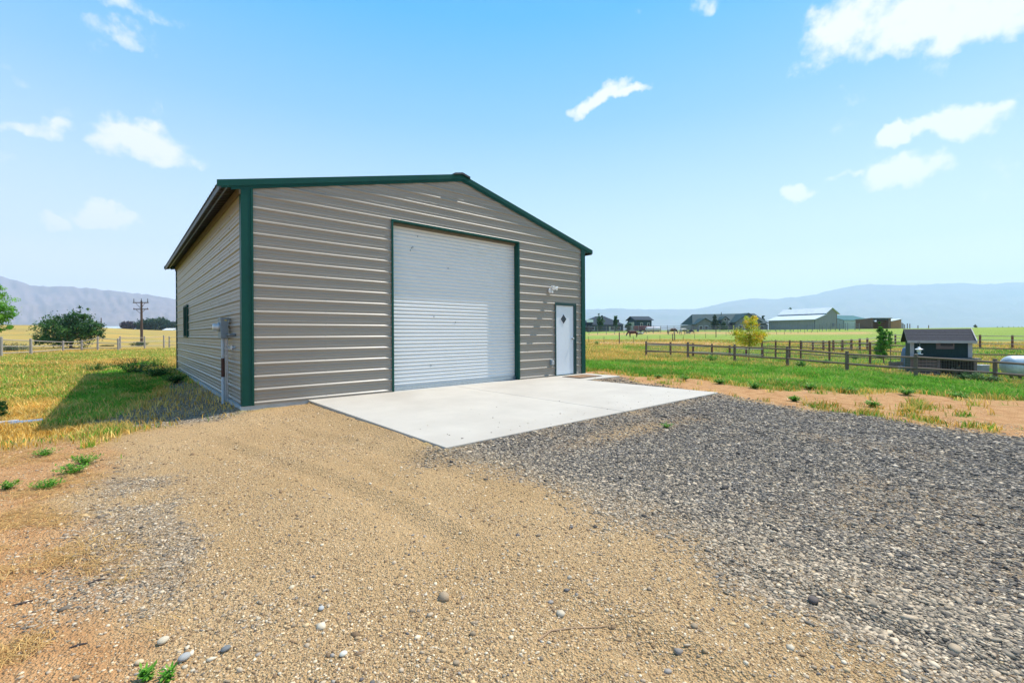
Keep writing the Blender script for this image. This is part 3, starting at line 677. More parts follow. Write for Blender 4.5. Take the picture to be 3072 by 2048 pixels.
ICO = None
def ico():
    import bmesh
    bm = bmesh.new(); bmesh.ops.create_icosphere(bm, subdivisions=1, radius=1); v = np.array([q.co[:] for q in bm.verts]); f = np.array([[q.index for q in p.verts] for p in bm.faces]); bm.free(); return v, f
IV, IF = ico()
def stones(name, X, Y, S, cols, flat=.4, zoff=.25, zf=terrain_z):
    n = len(X); Zg = zf(X, Y); B = IV[None]*RNG.uniform(.72, 1.25, (n, 12, 1))
    B = B*np.stack([S*RNG.uniform(.7, 1.3, n), S*RNG.uniform(.55, 1., n), S*flat*RNG.uniform(.5, 1.2, n)], -1)[:, None]
    ax = RNG.normal(0, .28, n); c, s = np.cos(ax)[:, None], np.sin(ax)[:, None]; y = B[..., 1]*c-B[..., 2]*s; z = B[..., 1]*s+B[..., 2]*c
    az = RNG.uniform(0, 6.28, n); c, s = np.cos(az)[:, None], np.sin(az)[:, None]; x = B[..., 0]*c-y*s; y2 = B[..., 0]*s+y*c
    V = np.stack([x+X[:, None], y2+Y[:, None], z+(Zg+S*flat*zoff)[:, None]], -1).reshape(-1, 3)
    F = (IF[None]+np.arange(n)[:, None, None]*12).reshape(-1, 3)
    C = np.repeat(cols, 12, 0)
    o = mesh_np(name, V, F, M['stone'], col=C); o['kind'] = 'stuff'; return o
def pick(pal, n, w=None):
    pal = np.array(pal); return pal[RNG.choice(len(pal), n, p=w)]*RNG.uniform(.8, 1.2, (n, 1))
GP = [[.05, .046, .045], [.10, .092, .086], [.165, .15, .135], [.25, .225, .19], [.37, .32, .26], [.52, .46, .38]]
GP = (np.array(GP)*np.array([1.06, .98, .88])).tolist()
X, Y, r = sample_sector(480000, 2.0, 15, -60, 60, 1.75)
ga = zones(X, Y)[0]; k = (RNG.random(len(X)) < np.clip(ga*1.1, 0, 1)) & clear(X, Y); X, Y, r = X[k], Y[k], r[k]
n = len(X); S = .0062*(1+r/7.0)*np.exp(RNG.normal(0, .36, n))*np.where(X < 0, .8, 1)
wb = sstep(.35, .75, fbm(X, Y, 1.1, 33))[:, None]
nearpale = (np.exp(-((X-1.0)/.55)**2)*.8+(X < 0)*.9)[:, None]
C = pick(GP, n, [.20, .26, .24, .15, .10, .05])*(1-.15*wb); C2 = pick(GP, n, [.03, .07, .15, .25, .30, .20])*np.array([1.05, 1., .92])
C = np.where(RNG.random((n, 1)) < np.clip(nearpale+.22+(.30*(1-sstep(2.5, 7, r)))[:, None], 0, 1), C2, C)
stones('gravel', X, Y, S, C, flat=.34)
X = RNG.uniform(1.3, 7.5, 70); Y = -4.7+np.abs(RNG.normal(0, .8, 70)); n = 70
stones('loose_gravel', X, Y, .008*np.exp(RNG.normal(0, .4, n)), pick(GP, n), flat=.5, zf=lambda x, y: np.full(len(x), -.03))
# grit and pebbles lying on the sand
X, Y, r = sample_sector(300000, 1.6, 10, -60, 52, 1.7)
zz = zones(X, Y); sand = np.clip(1-sum(zz), 0, 1)+zz[3]*.6
k = (RNG.random(len(X)) < sand*(.35+.65*sstep(.4, .65, fbm(X, Y, .9, 55)))) & clear(X, Y); X, Y, r = X[k], Y[k], r[k]; n = len(X)
S = .0026*(1+r/7)*np.exp(RNG.normal(0, .45, n))
C = pick([[.24, .15, .08], [.46, .31, .165], [.58, .41, .22], [.72, .57, .38], [.38, .28, .19]], n, [.25, .32, .26, .11, .06])
stones('grit', X, Y, S, C, flat=.6, zoff=.2)
X, Y, r = sample_sector(2600, 1.7, 4.6, -62, 50, 1.5)
zz = zones(X, Y); k = (RNG.random(len(X)) < np.clip(1-zz[0]-zz[1], 0, 1)*(.15+.85*sstep(.45, .7, fbm(X, Y, 1.2, 66)+np.exp(-((r-2)/1.2)**2)*.25))) & clear(X, Y); X, Y, r = X[k], Y[k], r[k]; n = len(X)
stones('pebbles', X, Y, .0075*np.exp(RNG.normal(0, .40, n)), pick([[.30, .22, .14], [.48, .37, .25], [.60, .50, .36], [.30, .26, .22], [.16, .14, .13]], n, [.3, .3, .2, .12, .08]), flat=.62, zoff=.35)
# a few larger cobbles that can be told apart
for i, (u, v, s, c, lb) in enumerate((
    (489, 1934, .026, (.55, .50, .42), 'palest and roundest tan cobble of the cluster at the lower left'),
    (551, 1982, .026, (.36, .38, .42), 'blue-grey cobble below the tan cobbles at the lower left'),
    (677, 1955, .020, (.17, .19, .22), 'dark slate pebble right of the blue-grey cobble'),
    (417, 1992, .018, (.62, .50, .36), 'orange-tan oval pebble just above the green sprout'),
    (964, 1831, .018, (.42, .45, .50), 'light blue-grey stone alone on the tan sand'),
    (1030, 1974, .018, (.62, .64, .62), 'whitish stone on the tan sand near the bottom edge'),
    (2440, 1794, .030, (.13, .11, .11), 'dark cobble where the tan dirt meets the grey gravel'))):
    p = G(u, v); B = IV*RNG.uniform(.85, 1.12, (12, 1))*np.array([s*1.25, s, s*.7]); a = RNG.uniform(0, 6); ca, sa = math.cos(a), math.sin(a)
    V = np.stack([B[:, 0]*ca-B[:, 1]*sa, B[:, 0]*sa+B[:, 1]*ca, B[:, 2]+s*.45], -1)
    o = mesh_np('cobble', V, IF, M['stone'], col=np.tile(np.array(c)*np.array([.95, .88, .76]), (12, 1)), smooth=True); o.location = (p[0], p[1], float(terrain_z(p[0], p[1])))
    sb = o.modifiers.new('s', 'SUBSURF'); sb.levels = sb.render_levels = 2
    tag(o, lb, 'stone')
# wood chips and the twig
def stick(name, pts, rad, label, cat, m=None, grp=None):
    m = m or (M['twig'] if name == 'twig' else M['char'])
    P = [G(u, v) for u, v in pts]; o0 = P[0]
    mb = MB().tube([(p[0]-o0[0], p[1]-o0[1], float(terrain_z(p[0], p[1]))-float(terrain_z(o0[0], o0[1]))+rad[0]*.9) for p in P], rad, 6)
    o = mb.build(name, m); o.location = (o0[0], o0[1], float(terrain_z(o0[0], o0[1]))); return tag(o, label, cat, grp)
M['char'] = mat('dark bark', (.05, .035, .03), .9, 0, .4, 30, .5, 60)
M['twig'] = mat('pale twig', (.36, .23, .13), .8)
stick('bark_strip', [(265, 1752), (290, 1742), (316, 1737)], [.004, .007, .004], 'dark bark strip on the gravel at the left, uppermost of the three', 'bark')
stick('bark_strip', [(38, 1811), (70, 1807), (100, 1799)], [.003, .008, .004], 'dark bark strip in the straw at the left photo edge', 'bark')
stick('bark_strip', [(207, 1948), (235, 1940), (262, 1934)], [.003, .006, .003], 'dark bark strip lowest on the left, near the cobbles', 'bark')
tw = stick('twig', [(1615, 1926), (1652, 1898), (1720, 1886), (1800, 1876), (1838, 1868)], [.0045, .004, .0035, .0026, .0015], 'thin forked brown twig lying on the sand', 'twig')
def weed(name, base, hh, spread, nst, nleaf, cols, label, cat='weed', lw=.012, grp=None):
    base = np.asarray(base, float); V = []; F = []; C = []; n0 = 0
    for s in range(nst):
        a = random.uniform(0, 6.28); tilt = random.uniform(0, 1)**.7*spread; H = hh*random.uniform(.6, 1.05)*(1-.35*tilt/max(spread, 1e-6)*.6)
        for k in range(nleaf):
            t = (k+random.random())/nleaf; px, py, pz = math.cos(a)*tilt*t**.8, math.sin(a)*tilt*t**.8, H*t
            b = random.uniform(0, 6.28); L_ = lw*random.uniform(1.6, 3.4); w_ = lw*random.uniform(.35, .6); up_ = random.uniform(-.2, .9)*L_
            d = (math.cos(b), math.sin(b)); q = (-d[1], d[0])
            V += [(px, py, pz), (px+d[0]*L_*.5+q[0]*w_, py+d[1]*L_*.5+q[1]*w_, pz+up_*.6), (px+d[0]*L_, py+d[1]*L_, pz+up_), (px+d[0]*L_*.5-q[0]*w_, py+d[1]*L_*.5-q[1]*w_, pz+up_*.6)]
            F.append((n0, n0+1, n0+2, n0+3)); n0 += 4; c = np.array(random.choice(cols))*random.uniform(.7, 1.25); C += [c]*4
    o = mesh_np(name, V, F, M['leaf'], col=np.array(C)); o.location = tuple(base); return tag(o, label, cat, grp)
GC = [(.05, .20, .015), (.09, .30, .02), (.15, .38, .03), (.22, .42, .05)]
def tz(p): return (p[0], p[1], float(terrain_z(p[0], p[1])))
weed('weed', tz(G(215, 1420)), .10, .16, 60, 10, GC, 'bright green spreading weed beside the sand, largest of the left foreground')
weed('weed', tz(G(255, 1390)), .12, .15, 50, 10, GC, 'taller green weed touching the upper end of the largest left weed')
weed('weed', tz(G(145, 1462)), .07, .14, 46, 9, GC, 'low green weed at the left end of the largest weed')
weed('weed', tz(G(138, 1366)), .08, .15, 46, 9, GC, 'low weed patch below the tip of the garage shadow')
weed('weed', tz(G(20, 1470)), .07, .10, 30, 8, GC, 'pale green grass clump on the dirt at the left photo edge')
weed('weed', tz(G(440, 2040)), .05, .035, 12, 8, GC, 'leafy sprout at the bottom edge, left of its twin', lw=.010)
weed('weed', tz(G(500, 2046)), .04, .030, 10, 8, GC, 'smaller leafy sprout at the bottom edge, right of its twin', lw=.010)
weed('weed', tz(G(1540, 1307)), .10, .05, 9, 8, GC, 'small upright weed growing at the apron edge')
weed('weed', tz(G(2000, 1284)), .07, .09, 26, 7, GC, 'round green weed alone in the dark gravel')
for u, v, s, lb in ((2052, 1142, .16, 'green weed clump at the grass edge nearest the apron corner'), (1975, 1135, .13, 'green weed clump on the orange dirt just right of the doorstep'), (2265, 1165, .15, 'green weed clump on the dirt below the second near fence post'), (2383, 1205, .10, 'small weed clump alone between grass and gravel'), (2318, 1150, .17, 'tall weed clump sticking out of the grass edge onto the dirt'), (2620, 1222, .10, 'small weed clump on the dirt near the right gravel edge')):
    weed('weed', tz(G(u, v)), s, s*1.3, 60, 9, GC, lb, lw=.02)

for u, v, s, lb in ((2160, 1152, .12, 'green weed clump on the dirt above the right apron corner'), (2430, 1168, .16, 'broad weed clump half in the grass below the third near fence post'), (2545, 1178, .14, 'weed clump at the grass edge below the gap between sapling and coop'), (2720, 1186, .15, 'weed clump at the grass edge below the coop'), (2880, 1196, .14, 'weed clump at the grass edge near the right photo edge')):
    weed('weed', tz(G(u, v)), s, s*1.5, 70, 9, GC, lb, lw=.02)

# ------------------------------------------------------------------ plants and trees
def crown(parent, blobs, nclump, nleaf, leaf, cols, name='crown', shell=.55, elong=1.6, csz=.22):
    """blobs: (x,y,z,rx,ry,rz); clumps of leaf faces scattered through them"""
    B = np.array(blobs, float); vol = B[:, 3]*B[:, 4]*B[:, 5]; pb = vol**.7/np.sum(vol**.7)
    bi = RNG.choice(len(B), nclump, p=pb); d = RNG.normal(size=(nclump, 3)); d /= np.linalg.norm(d, axis=1)[:, None]
    rad = shell+(1-shell)*RNG.random(nclump)**.6; rad = np.where(RNG.random(nclump) < .25, RNG.random(nclump)*shell, rad)
    rad *= RNG.uniform(.85, 1.12, nclump)
    cc = B[bi, :3]+d*B[bi, 3:]*rad[:, None]; cs = csz*np.cbrt(vol[bi])*RNG.uniform(.5, 1.4, nclump)
    ctint = RNG.uniform(.7, 1.3, nclump); ccol = RNG.integers(0, len(cols), nclump)
    n = nclump*nleaf; ci = np.repeat(np.arange(nclump), nleaf)
    P = cc[ci]+RNG.normal(size=(n, 3))*cs[ci][:, None]*np.array([.75, .75, .55])
    a = RNG.normal(size=(n, 3)); a /= np.linalg.norm(a, axis=1)[:, None]; b = np.cross(a, RNG.normal(size=(n, 3))); b /= np.linalg.norm(b, axis=1)[:, None]
    s = leaf*RNG.uniform(.6, 1.4, (n, 1))
    V = np.stack([P-a*s*elong*.5, P+b*s*.4, P+a*s*elong*.5, P-b*s*.4], 1).reshape(-1, 3)
    C = np.array(cols)[ccol[ci]]*(ctint[ci]*RNG.uniform(.8, 1.2, n))[:, None]
    return mesh_np(name, V, np.arange(n*4).reshape(-1, 4), M['leaf'], parent, col=np.repeat(C, 4, 0)), cc
def tree(name, base, label, blobs, nclump, nleaf, leaf, cols, trunk_h, trunk_r, cat='tree', nlimb=9, grp=None, bark=None, **kw):
    base = np.asarray(base, float); t = empty(name, tuple(base), label=label, cat=cat, group=grp)
    c, cc = crown(t, blobs, nclump, nleaf, leaf, cols, **kw)
    mb = MB(); zt = max(b[2] for b in blobs); cx0 = sum(b[0] for b in blobs)/len(blobs); cy0 = sum(b[1] for b in blobs)/len(blobs)
    mb.tube([(0, 0, -.1), (.02*trunk_h, .01, trunk_h*.5), (cx0*.3, cy0*.3, trunk_h), (cx0*.7, cy0*.7, zt)], [trunk_r*1.2, trunk_r, trunk_r*.8, trunk_r*.25], 8)
    for i in range(nlimb):
        q = cc[RNG.integers(0, len(cc))]; z0 = trunk_h*random.uniform(.6, 1.0); z0 = min(z0, max(.05, q[2]*.8)); st = Vector((cx0*.3*z0/trunk_h, cy0*.3*z0/trunk_h, z0)); en = Vector(tuple(q)); mid = st.lerp(en, .5)+Vector((0, 0, .06*(en-st).length))
        mb.tube([st, mid, en], [trunk_r*.5, trunk_r*.3, trunk_r*.08], 6)
    mb.build('trunk', bark or M['bark'], t); return t
def pxm(p): return depth_of(p)/FPX
DG = [(.022, .075, .022), (.035, .11, .028), (.055, .15, .035), (.08, .18, .035)]
p = GD(212, 50); k = pxm(p); 
def cam_off(p, du, dd=0): return (RX*du+FX*dd)
def blob(k, du, vtop, vbot, wpx, vb, dd=0, thick=.9):
    """blob by its extent in photo pixels at scale k (metres per pixel), base row vb"""
    o = RX*du*k+FX*dd; rz = (vbot-vtop)*k/2; return (o[0], o[1], (vb-(vtop+vbot)/2)*k, wpx*k/2, wpx*k/2*thick, rz)
def vrow(p):
    d = np.asarray(p)-CAM; z = d@Fw; return 1024+SY-FPX*(d@Up)/z
def ucol(p):
    d = np.asarray(p)-CAM; return 1536+FPX*(d@Rt)/(d@Fw)
vb = vrow(p)
tree('shrub_tree', p, 'wide dark green bushy tree behind the left rail fence',
     [blob(k, 0, 945, 1045, 150, vb), blob(k, -50, 955, 1010, 70, vb), blob(k, 22, 932, 1000, 80, vb), blob(k, 62, 965, 1025, 66, vb), blob(k, 36, 916, 960, 30, vb), blob(k, 50, 914, 935, 8, vb), blob(k, -66, 990, 1042, 60, vb), blob(k, 84, 985, 1010, 20, vb), blob(k, -30, 946, 962, 22, vb)], 400, 40, .12, DG, 1.2, .12, nlimb=26, csz=.17)
p = GD(-62, 21); k = pxm(p); vb = vrow(p)
tree('leafy_tree', p, 'bright green tree cut off by the left photo edge', [blob(k, 0, 850, 990, 150, vb), blob(k, 2, 842, 900, 110, vb), blob(k, 40, 915, 965, 100, vb), blob(k, 30, 960, 1000, 90, vb)], 380, 60, .05, [(.14, .36, .03), (.22, .46, .05), (.08, .24, .02)], 1.2, .06, nlimb=20, csz=.13)
p = G(-14, 1262); k = pxm(p); vb = vrow(p)
tree('juniper_shrub', tz(p), 'small dark green conifer shrub at the left photo edge', [blob(k, 0, 1203, 1262, 58, vb), blob(k, 8, 1205, 1235, 30, vb)], 120, 60, .011, [(.02, .10, .02), (.04, .15, .03)], .08, .01, cat='shrub', nlimb=8, csz=.16)
# low brush behind left fence
for du, w_, t_, lb in ((30, 90, 1030, 'low olive brush behind the left fence, nearest the left photo edge'), (320, 34, 1036, 'low grey-green brush beside the dark bush behind the fence'), (415, 44, 1026, 'grey-green sagebrush at the foot of the utility pole')):
    p = GD(du, 38 if du < 100 else 60); k = pxm(p); vb = vrow(p)
    tree('low_brush', p, lb, [blob(k, 0, t_, vb, w_, vb)], 90, 24, .06, [(.10, .14, .07), (.14, .19, .10), (.08, .09, .05)], .2, .03, cat='shrub', nlimb=6)
# far trees on the left crest
for u0, w_, t_, b_, cols, lb in ((387, 38, 966, 992, [(.05, .03, .05), (.07, .045, .06)], 'purple-leaved round tree on the left crest'), (440, 56, 958, 994, [(.02, .06, .03), (.03, .08, .035)], 'broad dark tree right behind the utility pole'), (478, 50, 953, 994, [(.025, .07, .03), (.03, .08, .035)], 'broad dark tree just right of the utility pole'), (522, 44, 967, 994, [(.02, .06, .04), (.03, .07, .04)], 'dark tree on the crest beside the garage wall edge')):
    p = CAM+ray(u0, b_)*330; k = pxm(p); t = tree('crest_tree', p, lb, [blob(k, 0, t_, b_-4, w_, b_), blob(k, w_*.2, t_+4, b_-6, w_*.6, b_)], 150, 26, .9, cols, 1.5, .3, nlimb=6, grp='trees on the left crest', csz=.2)
# yellow maple
p = G(2247, 1085); p = np.array(tz(p)); k = pxm(p); vb = vrow(p)
YL = [(.75, .62, .04), (.62, .58, .04), (.42, .50, .03), (.66, .42, .05), (.50, .54, .04)]
tree('young_maple', p, 'young yellow-leaved tree just behind the near rail fence', [blob(k, 0, 975, 1038, 95, vb), blob(k, -28, 985, 1025, 44, vb), blob(k, 34, 990, 1025, 48, vb), blob(k, 4, 940, 990, 52, vb), blob(k, 0, 1000, 1042, 60, vb)], 170, 26, .055, YL, 1.1, .022, nlimb=20, csz=.2)
# green sapling left of coop
p = GD(2652, 24.5); k = pxm(p); vb = vrow(p)
tree('poplar_sapling', p, 'upright bright green sapling left of the coop', [blob(k, -8, 985, 1060, 30, vb), blob(k, -12, 962, 1010, 12, vb), blob(k, 12, 985, 1045, 16, vb), blob(k, -10, 1030, 1075, 34, vb)], 200, 34, .05, [(.05, .20, .02), (.11, .32, .03), (.18, .42, .05)], .4, .03, nlimb=12, csz=.16)
p = GD(2672, 26.5); k = pxm(p); vb = vrow(p)
tree('poplar_sapling', p, 'thinner green sapling between the bigger sapling and the fence corner post', [blob(k, 0, 990, 1040, 12, vb), blob(k, 0, 1020, 1050, 10, vb)], 45, 20, .045, [(.04, .16, .02), (.09, .24, .03)], .5, .02, nlimb=6)
for u0, v0, s, lb in ((2562, 1080, .45, 'dark green shrub inside the pen left of the sapling'), (2133, 1088, .45, 'tall green weeds behind the near fence, left of the yellow tree'), (2405, 1105, .35, 'green weeds at the near fence, right of the yellow tree'), (2478, 1095, .3, 'green weeds between the near fence and the second fence'), (1792, 1034, .5, 'grey-green sagebrush by the wire fence near the garage')):
    weed('weed_bush', tz(G(u0, v0)), s, s*.9, 90, 12, GC[:3], lb, 'shrub', lw=.03)
for u0, v0, s, lb in ((2930, 1150, .42, 'leafy green weed bush in front of the coop run, right end'), (2890, 1145, .25, 'lower green weeds before the dark wire mesh of the run'), (2972, 1152, .28, 'green weeds at the foot of the nearest fence post')):
    weed('weed_bush', tz(G(u0, v0)), s, s*.9, 110, 12, [(.03, .10, .02), (.05, .15, .03), (.09, .22, .04)], lb, 'shrub', lw=.025)
# weeds along the garage side wall
for x, y, s, n_, lb in ((-.7, 9.6, .5, 180, 'tall dark weeds against the garage side wall, below the window'), (-1.2, 12.0, .62, 260, 'tall dark weeds off the rear left garage corner'), (-.5, 15.2, .62, 150, 'bright yellow-green grass tuft beyond the rear garage corner'), (-2.3, 14.0, .42, 110, 'tall spindly weeds at the far edge of the garage shadow'), (-.45, 6.9, .28, 110, 'low dark weeds by the wall where the gravel ends')):
    weed('weed_bush', tz((x, y)), s, s*1.35, n_, 12, [(.02, .09, .015), (.04, .14, .02), (.07, .20, .03)] if 'bright' not in lb else [(.16, .34, .04), (.24, .40, .06)], lb, 'weeds', lw=.024)

# ------------------------------------------------------------------ fences
def rail_fence(name, label, pts, hts, rail_fr, pr, rr_, mp_, mr_, mesh=False, skip=(), jitter=.02, grp=None, wires=0, rail_n=6):
    """posts at ground points pts; rails at fractions of the post height"""
    o = pts[0]; t = empty(name, (o[0], o[1], o[2]), label=label, cat='fence', group=grp)
    P = [np.array(q)-np.array(o) for q in pts]; hts = hts if isinstance(hts, (list, tuple)) else [hts]*len(P)
    for i, (q, h) in enumerate(zip(P, hts)):
        if i in skip: continue
        ln_ = random.uniform(-jitter, jitter)
        MB().tube([(q[0], q[1], q[2]-.3), (q[0]+ln_*.5, q[1]+ln_*.3, q[2]+h*.5), (q[0]+ln_, q[1]+ln_*.5, q[2]+h-.015), (q[0]+ln_, q[1]+ln_*.5, q[2]+h)], [pr*1.04, pr, pr*.97, pr*.8], 9).build('post', mp_, t)
    for f in rail_fr:
        for a_, b_, ha, hb in zip(P[:-1], P[1:], hts[:-1], hts[1:]):
            d = np.array(b_)-np.array(a_); nrm = np.array([d[1], -d[0], 0]); nrm = nrm/np.linalg.norm(nrm); 
            if nrm@FX > 0: nrm = -nrm
            off = nrm*(pr*.75); A_ = a_+off+[0, 0, ha*f+random.uniform(-.01, .01)]; B_ = b_+off+[0, 0, hb*f+random.uniform(-.01, .01)]; mid = (A_+B_)/2+[0, 0, random.uniform(-.02, .01)]
            MB().tube([A_, mid, B_], [rr_, rr_*.95, rr_*.9], rail_n).build('rail', mr_, t)
    if mesh:
        mb = MB()
        for a_, b_, ha, hb in zip(P[:-1], P[1:], hts[:-1], hts[1:]):
            L_ = np.linalg.norm(b_-a_); n = int(L_/.10); tp = rail_fr[0]
            for k in range(n+1):
                q = a_+(b_-a_)*k/n; hh = ha+(hb-ha)*k/n; mb.tube([q+[0, 0, .02], q+[0, 0, hh*tp]], .0016, 3, False)
            for k in range(9): mb.tube([a_+[0, 0, ha*tp*k/8+.02], b_+[0, 0, hb*tp*k/8+.02]], .0016, 3, False)
        mb.build('wire_mesh', M['wire'], t)
    for k in range(wires):
        mb = MB(); mb.tube([q+np.array([0, 0, h*(.25+.7*k/max(1, wires-1))]) for q, h in zip(P, hts)], .004, 3, False); mb.build('wire', M['wire'], t)
    return t
def gp(u, v): return np.array(tz(G(u, v)))
def hpx(p, v_top): return (vrow(p)-v_top)*pxm(p)*1.0
# near fence
FA = [((1938.7, 1071.4), 1023), ((2064, 1079.8), 1026), ((2204, 1088), 1033), ((2362, 1101.7), 1038.5), ((2541, 1117.1), 1052.9), ((2747, 1134.3), 1061.4), ((2985.7, 1150), 1075.7), ((3260, 1172), 1090)]
pp = [gp(*a_) for a_, _ in FA]; hh_ = [hpx(p, v) for p, (_, v) in zip(pp, FA)]
rail_fence('rail_fence', 'nearest two-rail log fence with thick brown posts, running to the right photo edge', pp, hh_, [.86, .42], .062, .040, M['woodp'], M['woodp'], mesh=True, jitter=.015)
FB = [((1941, 1070.5), 1025), ((2011.6, 1071), 1026), ((2079.5, 1070.8), 1029), ((2135.7, 1072), 1031), ((2189, 1073.6), 1035), ((2239, 1075), 1040), ((2288, 1078), 1040)]
pp = [gp(*a_) for a_, _ in FB]; hh_ = [hpx(p, v) for p, (_, v) in zip(pp, FB)]
rail_fence('rail_fence', 'low two-rail log fence leading back to the yellow tree from the near corner post', pp, hh_, [.80, .35], .060, .035, M['woodr'], M['woodg'], skip=(0,), mesh=True)
FC = [((2286, 1076.4), 1020.3), ((2327, 1077), 1019), ((2369, 1078), 1020), ((2402, 1079), 1021), ((2488, 1088.6), 1021.4), ((2610, 1095.7), 1025.7), ((2740, 1100), 1033), ((2905, 1108), 1038), ((3080, 1114), 1042), ((3260, 1122), 1046)]
pp = [gp(*a_) for a_, _ in FC]; hh_ = [hpx(p, v) for p, (_, v) in zip(pp, FC)]
rail_fence('rail_fence', 'taller three-rail fence with reddish posts passing behind the coop', pp, hh_, [.92, .66, .33], .055, .032, M['woodr'], M['woodp'], mesh=True, skip=(7,))
FD = [((2404, 1050), 1022), ((2438.6, 1052), 1022), ((2470, 1054), 1021), ((2500, 1055), 1020), ((2527, 1055), 1019), ((2554, 1054), 1017), ((2579, 1052), 1015), ((2602, 1050), 1013.5), ((2640, 1042), 1007), ((2666, 1038), 1004), ((2686, 1034), 1002), ((2815, 1040), 1003), ((2940, 1044), 1004), ((3037, 1045), 1005), ((3140, 1048), 1006)]
pp = [gp(*a_) for a_, _ in FD]; hh_ = [hpx(p, v) for p, (_, v) in zip(pp, FD)]
rail_fence('rail_fence', 'far three-rail fence turning a corner beyond the coop', pp, hh_, [.92, .62, .32], .09, .035, M['woodr'], M['woodg'])
# left fence
FE = [((-95, 1082), 1006), ((3, 1073), 1010), ((93, 1067), 1015.4), ((189, 1055), 1022), ((245, 1053), 1020), ((293, 1052), 1008.8), ((355, 1052), 1015), ((360.5, 1048), 1008), ((434, 1045), 1008), ((492, 1043), 1005), ((508, 1042), 1008), ((560, 1041), 1007)]
pp = [gp(*a_) for a_, _ in FE]; hh_ = [hpx(p, v) for p, (_, v) in zip(pp, FE)]
rail_fence('rail_fence', 'weathered three-rail fence crossing the field on the left', pp, hh_, [.88, .55, .22], .075, .030, M['woodg'], M['woodg'], mesh=False, wires=0)
# wire fence across the middle pasture
FF = [((1765, 1031), 1009), ((1812, 1031.5), 1009), ((1858, 1031.5), 996), ((1900, 1029), 1008.5), ((1942, 1024), 1007), ((1980, 1024), 1006), ((2018, 1023), 1001), ((2024, 1023), 1001), ((2050, 1020), 1007.5), ((2084, 1017), 1001), ((2117, 1015), 1000), ((2148, 1012), 990.5), ((2178, 1008), 995), ((2214, 1005), 993), ((2306, 1001), 990), ((2330, 1003), 991), ((2353, 1003), 986), ((2373, 1000.5), 987), ((2394, 1000), 986), ((2414, 999), 987), ((2434, 998), 990), ((2452, 997), 988), ((2487, 995), 981), ((2520, 993), 984)]
pp = [gp(*a_) for a_, _ in FF]; hh_ = [hpx(p, v) for p, (_, v) in zip(pp, FF)]
t = empty('wire_fence', tuple(pp[0]), label='wire fence on thin posts crossing the middle of the right pasture', cat='fence'); o = pp[0]
for i, (q, h) in enumerate(zip(pp, hh_)):
    q = q-o; thick = .07 if i in (2, 6, 7, 11) else .028
    MB().tube([(q[0], q[1], q[2]-.2), (q[0], q[1], q[2]+h)], thick, 6).build('post', M['woodp'] if thick > .05 else M['tpost'], t)
for k in range(4):
    MB().tube([q-o+np.array([0, 0, min(h, 1.1)*(.2+.25*k)]) for q, h in zip(pp, hh_)], .006, 3, False).build('wire', M['wire'], t)
# pipe pen fence before the houses
def pen(label, us, vb0, vt0, rails, m, rr_=.03, pr=.05, depth=108, skipm=False):
    P = [];
    for i, u in enumerate(us):
        vbx = np.interp(u, vb0[0], vb0[1]); P.append(CAM+ray(u, vbx)*depth)
    o = P[0]; t = empty('pen_fence', tuple(o), label=label, cat='fence')
    Q = [q-o for q in P]; hs = [(np.interp(u, vb0[0], vb0[1])-np.interp(u, vt0[0], vt0[1]))*depth/FPX for u in us]
    for q, h in zip(Q, hs): MB().tube([(q[0], q[1], q[2]-.8), (q[0], q[1], q[2]+h*random.uniform(1, 1.12))], pr, 6).build('post', m, t)
    for f in rails: MB().tube([q+np.array([0, 0, h*f]) for q, h in zip(Q, hs)], rr_, 4, False).build('rail', m, t)
    return t
us = [1700, 1767, 1793, 1819, 1844, 1872, 1892, 1915, 1939, 1960, 1982, 2002, 2022, 2042, 2062, 2078, 2095, 2115, 2148, 2160, 2185, 2210, 2230, 2255, 2280, 2302]
pen('grey pipe pen fence between the pasture and the houses', us, ([1700, 2302], [996, 993]), ([1700, 2302], [978, 977]), [.05, .35, .62, .92], M['pipe'], .055, .06)
us = [2310, 2326, 2340, 2357, 2370, 2380, 2401, 2422, 2438, 2459, 2467, 2479, 2492, 2506, 2518, 2536, 2543, 2565, 2578]
pen('dark pen fence in front of the pale barn', us, ([2310, 2578], [992, 987]), ([2310, 2578], [974, 969.5]), [.15, .38, .6, .85], M['pipe'], .05, .07, 112)
us = [2706, 2709.5, 2714, 2722, 2729.5, 2754, 2786]
pen('short row of old posts right of the brown shelter', us, ([2700, 2800], [981, 982]), ([2706, 2714, 2722, 2729, 2754, 2786], [968.5, 973, 971, 971, 976, 976]), [], M['woodp'], .05, .10, 120)
us = [2992, 3008, 3026, 3041, 3055, 3066, 3090]
pen('line of thin posts on the crest at the right photo edge', us, ([2990, 3090], [985, 985]), ([2990, 3090], [979, 979]), [], M['tpost'], .03, .05, 105)

# ------------------------------------------------------------------ utility poles
def pole(base, H, label, arms=True):
    t = empty('utility_pole', tuple(base), rz=math.atan2(RX[1], RX[0]), label=label, cat='utility pole', group=None)
    MB().tube([(0, 0, -.5), (0, 0, H*.5), (0, 0, H)], [.24, .20, .14], 10).build('pole', M['polew'], t)
    if not arms: return t
    for z, hw, br in ((H*.955, 1.45, 1.0), (H*.80, 1.40, .75)):
        a = MB().box((-hw, -.20, z-.08), (hw, -.08, z+.08)).build('crossarm', M['polew'], t)
        for s in (-1, 1): MB().tube([(s*hw*.62, -.22, z-.06), (s*.1, -.18, z-br)], .035, 6).build('brace', M['polew'], a)
        if z > H*.9:
            for x in (-1.3, .12, 1.3): MB().tube([(x, -.14, z+.08), (x, -.14, z+.75)], [.06, .05], 6).build('insulator', M['black'], t)
        else:
            for x in (-1.3, 1.25): MB().tube([(x, -.14, z+.08), (x, -.14, z+.26)], .05, 6).build('insulator', M['black'], t)
    return t
p = GD(425, 84); pole(p, (vrow(p)-902)*pxm(p), 'wooden utility pole with two crossarms beyond the left fence')
